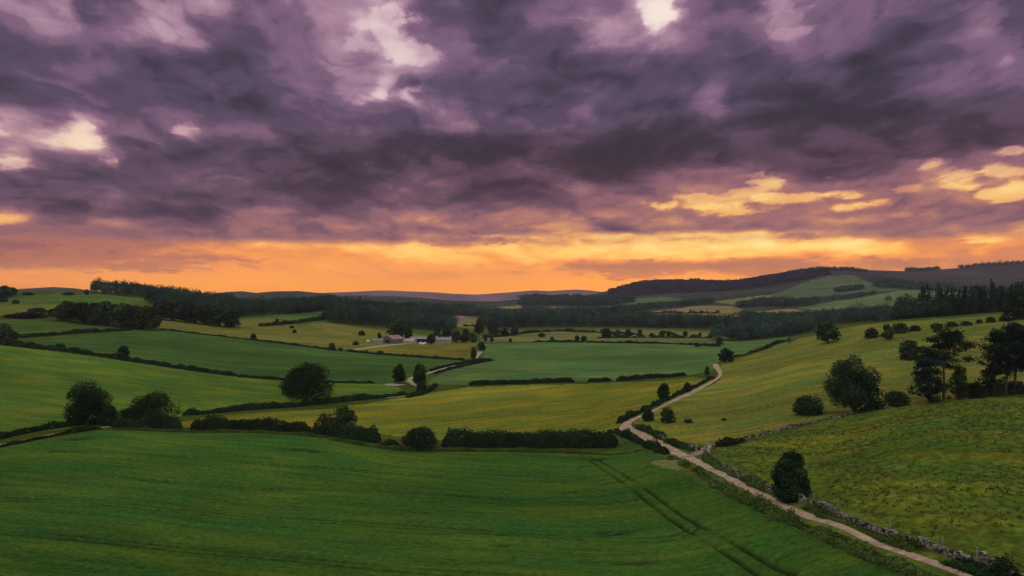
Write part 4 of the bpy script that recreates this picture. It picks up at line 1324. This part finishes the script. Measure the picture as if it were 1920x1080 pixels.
pine(1928, 738, 122, 60, 'outermost pine of the clump cut by the right edge', 57, 11, .35, .4, 7000)
hero_bush(1830, 746, 32, 40, 'bush under the gap between the two groups of pines', 58, 14, 2400, .4, LEAF_DARK)
hero_bush(1862, 742, 28, 50, 'bush at the foot of the left pine of the edge clump', 59, 14, 2400, .4, LEAF)
hero_bush(1905, 738, 26, 56, 'bush under the tallest pine at the right edge', 60, 14, 2400, .4, LEAF_DARK)
hero_bush(1482, 937, 95, 74, 'tall dark bush filling a gap in the stone wall beside the lane', 66, 44, 12000, .3, LEAF_DARK)

# ------------------------------------------------------------------ tree row and grove on the left slope
ROWL = 'row of big trees above the left fields'
for px, py, h, w, lb in ((128, 602, 38, 54, 'leftmost big tree of the row above the left fields'), (152, 606, 40, 52, 'second tree of the row, rounded, right of the leftmost'),
                         (176, 608, 42, 59, 'third tree of the row, broad and dark'), (202, 610, 46, 59, 'tall fourth tree in the middle of the row'),
                         (228, 613, 46, 59, 'fifth tree of the row, full crowned'), (252, 616, 44, 57, 'sixth tree of the row near its right end'),
                         (276, 619, 46, 57, 'last big tree at the right end of the row'), (100, 594, 16, 28, 'small tree at the left of the tree row'),
                         (70, 596, 20, 41, 'rounded low tree in the left hedge beyond the row'), (48, 597, 12, 52, 'broad low bushy tree left of the rounded low one'),
                         (26, 596, 8, 46, 'lowest bushy tree near the left edge of the hedge')):
    small_tree(px, py, h, w, lb, ROWL)
GROVE = 'trees of the grove above the hay strip'
for px, py, h, w, lb in ((300, 599, 34, 52, 'first tree of the grove behind the tree row'), (322, 601, 38, 52, 'second grove tree, rounded'), (346, 604, 40, 57, 'third grove tree, pale topped'),
                         (368, 606, 40, 54, 'fourth grove tree in the middle'), (390, 609, 38, 54, 'fifth grove tree, dark'), (412, 612, 36, 52, 'sixth grove tree, right of the dark one'),
                         (432, 614, 32, 44, 'rightmost tree of the grove above the hay strip')):
    small_tree(px, py, h, w, lb, GROVE)
small_tree(8, 545 + 12, 22, 34, 'dark tree on the skyline at the left edge')
small_tree(24, 556, 18, 18, 'smaller dark tree on the skyline beside the edge tree')
small_bush(5, 566, 14, 20, 'bush below the skyline tree at the left edge')
small_bush(30, 569, 8, 16, 'small dark bush in the upper left pasture')
small_bush(52, 553, 6, 24, 'long low bush on the left skyline')
small_bush(128, 553, 6, 26, 'low skyline bush left of the skyline wood')
small_tree(163, 553, 11, 11, 'lone little tree on the skyline left of the wood')

# ------------------------------------------------------------------ woods that read as one mass
wood([(183, 552), (240, 556), (290, 562), (340, 568), (430, 578)], (90, 130, 130, 100), 12.5, 'dark wood along the left skyline', 301, 8.5, 1.5, 110)
wood([(285, 575), (340, 580), (430, 590), (445, 596)], (60, 120, 100), 14, 'dark wood behind the grove on the left slope', 302, 9, 1.4, 110)
wood([(400, 592), (470, 594), (540, 590), (600, 584), (655, 578)], (130, 120, 90, 60), 15, 'broad dark wood in the left middle distance', 303, 10, 1.5, 110)
wood([(622, 605), (680, 610), (740, 614), (800, 619), (848, 623)], (120, 170, 170, 110), 16, 'dense dark plantation behind the farm', 304, 8.5, 1.5, 110)
wood([(905, 617), (960, 615), (1030, 613), (1100, 613), (1200, 614), (1300, 617), (1390, 618)], (60, 90, 110, 110, 90, 70), 17, 'belt of trees across the valley floor', 305, 10, 1.8, 90)
wood([(1345, 638), (1380, 640), (1420, 636), (1480, 630), (1520, 622)], (60, 110, 150, 110), 15, 'wood in the dip below the brow of the pasture', 306, 9, 1.4, 100)
wood([(1390, 620), (1450, 616), (1520, 612), (1600, 606), (1660, 600)], (90, 140, 160, 120), 16, 'wood climbing from the valley to the conifers', 307, 10, 1.6, 90)
wood([(1600, 606), (1650, 602), (1700, 600), (1770, 595)], (60, 100, 120, 120), 12, 'mixed dark wood behind the brow between the lone tree and the conifers', 323, 7.5, 1.3, 110, push=40, hvar=.3)
wood([(1730, 598), (1780, 594), (1860, 590), (1935, 586)], (70, 110, 140, 150), 20, 'dark conifer plantation behind the brow on the right', 308, 6.5, 1.3, 120, True, push=100, hvar=.25)
wood([(640, 585), (700, 588), (790, 590), (880, 590)], (300, 420, 420, 300), 16, 'hazy woods filling the valley beyond the farm', 309, 19, 4.0, 46)
wood([(870, 594), (920, 598), (990, 596), (1060, 596), (1120, 598)], (200, 260, 260, 200), 15, 'woods in the middle of the valley', 310, 15, 3.0, 50)
wood([(980, 573), (1050, 572), (1120, 574), (1180, 568)], (420, 520, 420), 15, 'distant woods below the dark hill', 311, 22, 5.0, 36)
wood([(1120, 590), (1180, 584), (1250, 577), (1330, 570)], (70, 90, 60), 14, 'tree belt above the ploughed field', 312, 14, 3.2, 40)
wood([(1385, 578), (1430, 574), (1480, 576), (1530, 574)], (70, 130, 130, 60), 15, 'copse between the far fields', 313, 13, 2.8, 46)
wood([(1500, 566), (1560, 562), (1640, 552)], (20, 22, 20), 9, 'hedge trees along the top of the long hillside field', 314, 12, 2.6, 36)
wood([(1570, 549), (1600, 545), (1615, 543)], (60, 90, 50), 12, 'small copse on the domed hill', 315, 12, 3.0, 40)
wood([(1672, 568), (1700, 567)], (16, 16), 14, 'pair of trees in the long hillside field', 316, 13, 2.4, 60)
wood([(1150, 555), (1220, 552), (1300, 548), (1400, 542), (1480, 530), (1545, 516)], (420, 520, 620, 620, 520, 320), 9, 'dark moorland scrub covering the long hill', 317, 26, 6.5, 26, mat=HEATH)
wood([(1470, 517), (1540, 509), (1620, 511)], (40, 60, 40), 13, 'dark trees along the hill crest', 318, 14, 4.0, 30, False)
wood([(1700, 509), (1760, 506)], (30, 30), 14, 'flat topped wood on the far right skyline', 319, 14, 4.5, 30)
wood([(1800, 504), (1860, 500), (1930, 496)], (40, 40, 40), 18, 'dark wood on the highest skyline at the right', 320, 14, 4.5, 30)
wood([(1650, 540), (1740, 545), (1830, 550), (1930, 556)], (260, 320, 420, 420), 12, 'dark wooded flank of the right hill', 321, 24, 5.5, 30)
wood([(1395, 600), (1440, 604), (1540, 598), (1600, 592)], (24, 30, 30), 12, 'tree line under the pale straw field', 322, 11, 2.2, 46)

VAL = 'small trees along the far edge of the blue green field'
for px, py, h, w, lb in ((1016, 633, 9, 16, 'leftmost low tree of the far field row'), (1035, 640, 9, 9, 'tiny tree on the far hedge left of a pair'), (1082, 641, 13, 11, 'left of the close pair of trees on the far hedge'),
                         (1095, 641, 12, 14, 'right of the close pair of trees on the far hedge'), (1138, 634, 19, 24, 'largest tree of the far field row'), (1158, 633, 15, 18, 'tree right of the largest in the far field row'),
                         (1178, 632, 15, 20, 'broad third tree of the far field row'), (1199, 631, 14, 12, 'narrow tree of the far field row'), (1222, 632, 8, 12, 'low bush-like tree of the far field row'),
                         (1241, 632, 13, 14, 'left tree of the twin crowns in the far row'), (1254, 632, 11, 12, 'right tree of the twin crowns in the far row'), (1269, 633, 6, 12, 'lowest tree of the far row'),
                         (1285, 632, 12, 11, 'round tree right of the lowest in the far row'), (1312, 633, 10, 10, 'second last tree of the far row'), (1333, 632, 10, 10, 'last little tree at the right end of the far row')):
    small_tree(px, py, h, w, lb, VAL)
hedge([(1000, 641), (1080, 642), (1165, 644), (1270, 645), (1350, 650)], 1.4, 2.5, 'thin hedge along the far edge of the blue green field', 71, .9, ragged=.5)
hedge([(1120, 634), (1200, 633), (1270, 634), (1340, 634)], 2.0, 3, 'low hedge joining the feet of the far field row', 73, 1.0, ragged=.8)
hedge([(905, 634), (960, 628), (1030, 622), (1075, 619)], 1.8, 3, 'hedge slanting up from the farm trees to the valley wood', 74, 1.0, ragged=.7)
hedge([(1128, 620), (1150, 626), (1168, 633)], 1.6, 3, 'short cross hedge dropping from the valley wood to the far field row', 75, 1.0, ragged=.7)
hedge([(1240, 622), (1262, 628), (1280, 634)], 1.6, 3, 'short cross hedge right of the twin crowned trees', 76, 1.0, ragged=.7)
hedge([(870, 612), (920, 610), (985, 614)], 2.0, 3, 'hedge crossing the pale field by the distant house', 77, 1.1, ragged=.7)
hedge([(1400, 588), (1450, 590), (1530, 590)], 3.0, 5, 'hedge splitting the pale straw field above the valley wood', 78, 1.8, ragged=.8)
hedge([(1150, 588), (1250, 588), (1350, 587)], 3.0, 5, 'hedge across the ploughed field on the far slope', 79, 1.8, ragged=.9)
hedge([(1060, 622), (1130, 624), (1200, 628)], 1.6, 3, 'low hedge in the pale strip below the valley wood', 72, 1.0, ragged=.5)
FARMT = 'trees round the farm'
for px, py, h, w, lb in ((745, 634, 36, 44, 'big round tree right behind the grey barn'), (766, 634, 20, 18, 'smaller tree on the right of the big barn tree'), (711, 636, 13, 10, 'little tree left of the grey barn'),
                         (808, 646, 20, 19, 'round green tree between the open shed and the long house'), (820, 633, 21, 18, 'grey green tree behind the long house'), (838, 634, 18, 22, 'tree above the roof of the long house'),
                         (856, 642, 22, 24, 'dark tree right of the long house'), (872, 642, 26, 22, 'second dark tree right of the long house'), (886, 643, 20, 18, 'tree nearest the farm lane'),
                         (898, 628, 27, 24, 'tall dark tree above the farm lane'), (925, 627, 20, 30, 'broad tree right of the tall dark one'), (946, 631, 16, 20, 'tree left of the last one by the pale strip'),
                         (965, 629, 18, 18, 'last tree of the farm group beside the pale strip'), (910, 640, 7, 9, 'low bush-like tree at the field corner by the lane'), (922, 641, 9, 9, 'small round tree on the field edge by the lane'), (957, 642, 8, 7, 'tiny tree on the field edge beyond the lane')):
    small_tree(px, py, h, w, lb, FARMT)
for px, py, h, w, lb in ((1296, 527, 7, 9, 'left tree of the little clump on the hill skyline'), (1303, 527, 7, 9, 'middle tree of the little clump on the hill skyline'), (1309, 527, 7, 8, 'right tree of the little clump on the hill skyline')):
    small_tree(px, py + 1.0, h, w, lb, 'little clump on the hill skyline')

# ------------------------------------------------------------------ walls, posts, rough grass by the lane
stone_wall([(1500, 940), (1560, 966), (1650, 1000), (1750, 1032), (1822, 1054)], 1.2, 'long dry stone wall beside the lane at the lower right', 81)
stone_wall([(1840, 1056), (1890, 1078), (1960, 1108)], 1.25, 'broken end of dry stone wall at the lower right corner', 82, ruin=.6)
stone_wall([(1322, 846), (1332, 862), (1370, 886), (1415, 905), (1450, 926)], 1.2, 'crumbling dry stone wall between the gate and the tall dark bush', 83, ruin=.55)
stone_wall([(1336, 838), (1370, 832), (1400, 822), (1480, 803), (1560, 784), (1610, 775), (1664, 764)], 1.0, 'low pale field wall running from the gate up to the oak', 84, ruin=.5, stone=.55)
stone_wall([(1186, 795), (1222, 813), (1262, 831), (1306, 842)], 1.1, 'mossy field wall between lane and pasture, left of the gate', 85, ruin=.6, stone=.5)
stone_wall([(1478, 644), (1488, 639), (1496, 632)], 1.5, 'short pale stretch of wall on the brow of the pasture', 86, ruin=.3, stone=.9)


def post(px, py, h, label, w=.14, name='fence_post', mat=None, cat='post', group=None):
    p, s = metre(px, py)
    v = _BOX * np.array([w, w, h + .4]) + np.array([0, 0, h / 2 - .2])
    v = np.concatenate([v, np.array([(0, 0, h + w * .6)])])
    f = [tuple(q) for q in _BOXF if 4 not in q or 6 not in q] + [(4, 5, 8, 8), (5, 6, 8, 8), (6, 7, 8, 8), (7, 4, 8, 8)]
    me = bpy.data.meshes.new(name)
    me.from_pydata(v.tolist(), [], [tuple(dict.fromkeys(q)) for q in f])
    me.materials.append(mat or TIMBER)
    me.attributes.new('tint', 'FLOAT', 'POINT').data.foreach_set('value', np.full(len(me.vertices), 1.3, np.float32))
    o = solo(name, me, label, cat, (p[0], p[1], gz(*p)), group, .4)
    o.rotation_euler = (.04, -.05, .4)
    return o


POSTS = 'old fence posts behind the stone wall'
post(1527, 938, 1.1, 'fence post right of the tall dark bush', group=POSTS)
post(1668, 986, 1.15, 'fence post in the middle of the long stone wall', group=POSTS)
post(1767, 1020, 1.2, 'fence post near the lower end of the long stone wall', group=POSTS)
post(1832, 1044, 1.2, 'fence post at the break in the stone wall', group=POSTS)
post(1877, 768, 1.1, 'weathered post on the brow of the near pasture')
post(1306, 846, 1.5, 'squared stone gatepost on the left of the field gate', .42, 'gate_post', STONE, group='pair of gateposts')
post(1324, 843, 1.5, 'squared stone gatepost on the right of the field gate', .42, 'gate_post', STONE, group='pair of gateposts')

hedge([(1780, 1104), (1680, 1064), (1578, 1022), (1475, 978), (1390, 938), (1330, 900), (1285, 873), (1256, 858)], .75, 1.4, 'dark weedy undergrowth between the crop and the lane', 91, .32, .55, ragged=1.1, name='undergrowth', cat='undergrowth', mat=GRASS)
hedge([(1252, 852), (1222, 838), (1190, 826), (1165, 815), (1148, 808)], 1.3, 2.0, 'scrub along the inside of the lane bend', 92, .36, .8, ragged=.9, name='undergrowth', cat='undergrowth', mat=LEAF_DARK)
hedge([(1160, 794), (1185, 780), (1220, 764), (1262, 744), (1300, 728), (1335, 708)], 1.2, 1.8, 'scrubby hedge between the hay field and the lane', 93, .42, .9, ragged=.7, mat=LEAF_DARK)
hedge([(1720, 1034), (1640, 1004), (1560, 972), (1510, 950)], .5, 1.5, 'rank grass growing between the long stone wall and the lane', 94, .28, .8, ragged=.8, name='grass_verge', cat='verge', mat=GRASS)
hedge([(1440, 922), (1390, 896), (1340, 872), (1320, 858)], .7, 1.8, 'rank grass at the foot of the crumbling wall', 95, .28, .8, ragged=.8, name='grass_verge', cat='verge', mat=GRASS)
hedge([(1200, 803), (1240, 822), (1280, 838), (1305, 846)], .9, 2.0, 'rank weeds growing on the lane side of the mossy wall', 96, .32, .8, ragged=.8, name='undergrowth', cat='undergrowth', mat=LEAF)
hedge([(1780, 1050), (1850, 1080), (1920, 1110)], 1.2, 2.2, 'dark scrub at the lower right corner against the broken wall', 97, .3, .9, ragged=.8, name='undergrowth', cat='undergrowth', mat=LEAF_DARK)
hedge([(1346, 838), (1372, 832), (1392, 826)], 1.3, 1.8, 'dark bush growing along the start of the low pale field wall', 98, .34, .9, ragged=.6, mat=LEAF_DARK)

rng = np.random.default_rng(5)


def in_field(k, n, rmax, rmin=60):
    poly = np.array(fields[k][5])
    out = []
    while sum(map(len, out)) < n:
        r = np.sqrt(rng.uniform(rmin ** 2, rmax ** 2, 40000)); a = rng.uniform(-.66, .72, 40000)
        x, y = r * np.sin(a), r * np.cos(a)
        ok = inside(fields[k][5], x, y)
        dens = vnoise(x / 6, y / 6, 77) * .6 + vnoise(x / 19, y / 19, 78) * .6
        ok &= dens > .40 + .3 * rng.random(len(x))
        out.append(np.stack([x[ok], y[ok]], 1))
    return np.concatenate(out)[:n]


scatter_grass('grass', 'rough tussocks of grass on the near pasture', in_field(10, 4500, 240), .24, 401, GRASS, 8, .3)
scatter_grass('dry_grass', 'pale seeding grass stems among the tussocks of the near pasture', in_field(10, 1500, 240), .4, 402, GRASS_DRY, 4, .4)


# ------------------------------------------------------------------ the farm
def prism(w, d, h, rise, over=0.0):
    """gabled volume: walls (w along x, d along y) and two roof slabs"""
    x, y = w / 2, d / 2
    wv = [(-x, -y, -.6), (x, -y, -.6), (x, y, -.6), (-x, y, -.6), (-x, -y, h), (x, -y, h), (x, y, h), (-x, y, h), (0, -y, h + rise), (0, y, h + rise)]
    wf = [(0, 1, 5, 8, 4), (2, 3, 7, 9, 6), (1, 2, 6, 5), (3, 0, 4, 7)]
    t = .22
    X2, Y2 = x + .5, y + .45
    k = rise / x
    z = lambda xx: h + rise - abs(xx) * k + .03
    rv_ = []
    for yy in (-Y2, Y2):
        for xx in (-X2, 0, X2):
            rv_.append((xx, yy, z(xx))); rv_.append((xx, yy, z(xx) + t))
    i = lambda a, b, c: a * 6 + b * 2 + c
    rf = []
    for b in (0, 1):
        rf += [(i(0, b, 1), i(0, b + 1, 1), i(1, b + 1, 1), i(1, b, 1)), (i(0, b, 0), i(1, b, 0), i(1, b + 1, 0), i(0, b + 1, 0)),
               (i(0, b, 0), i(0, b + 1, 0), i(0, b + 1, 1), i(0, b, 1)), (i(1, b, 0), i(1, b, 1), i(1, b + 1, 1), i(1, b + 1, 0))]
    rf += [(i(0, 0, 0), i(0, 0, 1), i(1, 0, 1), i(1, 0, 0)), (i(0, 2, 0), i(1, 2, 0), i(1, 2, 1), i(0, 2, 1))]
    return (wv, wf), (rv_, rf)


def pym(name, vf, mat, parent):
    me = bpy.data.meshes.new(name)
    me.from_pydata(vf[0], [], vf[1])
    me.materials.append(mat)
    return link(name, me, parent)


def slab(name, cx_, cy_, cz_, sx, sy, sz, mat, parent):
    v = _BOX * np.array([sx, sy, sz]) + np.array([cx_, cy_, cz_])
    return link(name, mesh_from(name, v, _BOXF, mat, False), parent)


def building(px, py, w, d, h, rise, rot, name, label, wall, roof, doors=(), windows=(), chimneys=(), cat='building'):
    p = G(px, py)
    t = thing(name, label, cat, (p[0], p[1], gz(*p)), None, rot)
    a, b = prism(w, d, h, rise)
    pym('wall', a, wall, t); r = pym('roof', b, roof, t)
    for (x, y, sx, sy, sz) in doors:
        slab('door', x, y, sz / 2, sx, sy, sz, DARK, t)
    for (x, y, z, sx, sy, sz) in windows:
        slab('window', x, y, z, sx, sy, sz, DARK, t)
    for y in chimneys:
        slab('chimney', 0, y, h + rise + .5, .9, 1.0, 1.8, WALL_PINK, r)
    return t


building(737, 643, 13, 15, 3.8, 3.2, math.radians(-32), 'barn', 'large grey gabled barn with dull red roof in front of the big tree', WALL_GREY, ROOF_RED, [(0, -7.5, 4, .12, 3.4)])
building(768, 644, 7, 11, 2.6, 1.6, math.radians(70), 'outbuilding', 'low pinkish stone outbuilding beside the grey barn', WALL_PINK, WALL_PINK, [(3.5, -2, .12, 1.6, 2)])
building(788, 642, 10, 17, 3.6, 1.6, math.radians(84), 'shed', 'open fronted dark shed with pale roof in the farmyard', DARK, ROOF_GREY, [(5, -5, .14, 4, 3), (5, 0, .14, 4, 3), (5, 5, .14, 4, 3)])
building(832, 643, 8, 14, 3.0, 2.2, math.radians(88), 'farmhouse', 'long low pale farmhouse with grey roof right of the round tree', WALL_PALE, ROOF_GREY,
         [(4, 0, .12, 1.1, 2.0)], [(4, -5, 1.7, .12, 1.2, 1.1), (4, -2.5, 1.7, .12, 1.2, 1.1), (4, 2.5, 1.7, .12, 1.2, 1.1), (4, 5, 1.7, .12, 1.2, 1.1)], (-6, 6))
building(864, 601, 9, 15, 4.2, 3.0, math.radians(75), 'house', 'distant white house at the end of the plantation', WALL_PALE, ROOF_RED, [(4.5, 0, .12, 1.4, 2.3)], [(4.5, -4, 2.2, .12, 1.5, 1.5), (4.5, 4, 2.2, .12, 1.5, 1.5)], (0,))
building(709, 642, 5, 9, 2.2, 1.0, math.radians(86), 'shed', 'small pale shed left of the grey barn', WALL_PALE, ROOF_GREY, [(2.5, 0, .12, 1.4, 1.8)])


def bale(px, py, label):
    p = G(px, py)
    v, f = tube([(-.7, 0, .75), (-.6, 0, .75), (.6, 0, .75), (.7, 0, .75)], [.55, .75, .75, .55], 14)
    caps = [tuple(range(13, -1, -1)), tuple(range(42, 56))]
    me = bpy.data.meshes.new('bale')
    me.from_pydata(v.tolist(), [], [tuple(q) for q in f] + caps)
    me.materials.append(WRAP)
    return solo('bale', me, label, 'bale', (p[0], p[1], gz(*p)), 'white wrapped bales in the farmyard', .5, (1.5, 1.5, 1.5))


bale(788, 646, 'left white wrapped bale before the open shed')
bale(793, 647, 'middle white wrapped bale before the open shed')
bale(797, 646, 'right white wrapped bale before the open shed')
bale(690, 642, 'pale wrapped bale lying left of the small shed')

# ------------------------------------------------------------------ haze
_b = _BOX * np.array([13400, 13400, 330.0]) + np.array([0, 0, 330 / 2 - 60])
hz = link('haze', mesh_from('haze', _b, _BOXF, None, False), kind='stuff', label='thin dusk haze filling the valley')
m = bpy.data.materials.new('haze')
m.use_nodes = True
m.node_tree.nodes.clear()
N = Nodes(m.node_tree)
pv = N.new('ShaderNodeVolumePrincipled')
pv.inputs['Color'].default_value = (.60, .50, .70, 1)
pv.inputs['Density'].default_value = 4.6e-5
pv.inputs['Anisotropy'].default_value = 0.0
o = N.new('ShaderNodeOutputMaterial')
m.node_tree.links.new(pv.outputs[0], o.inputs['Volume'])
hz.data.materials.append(m)
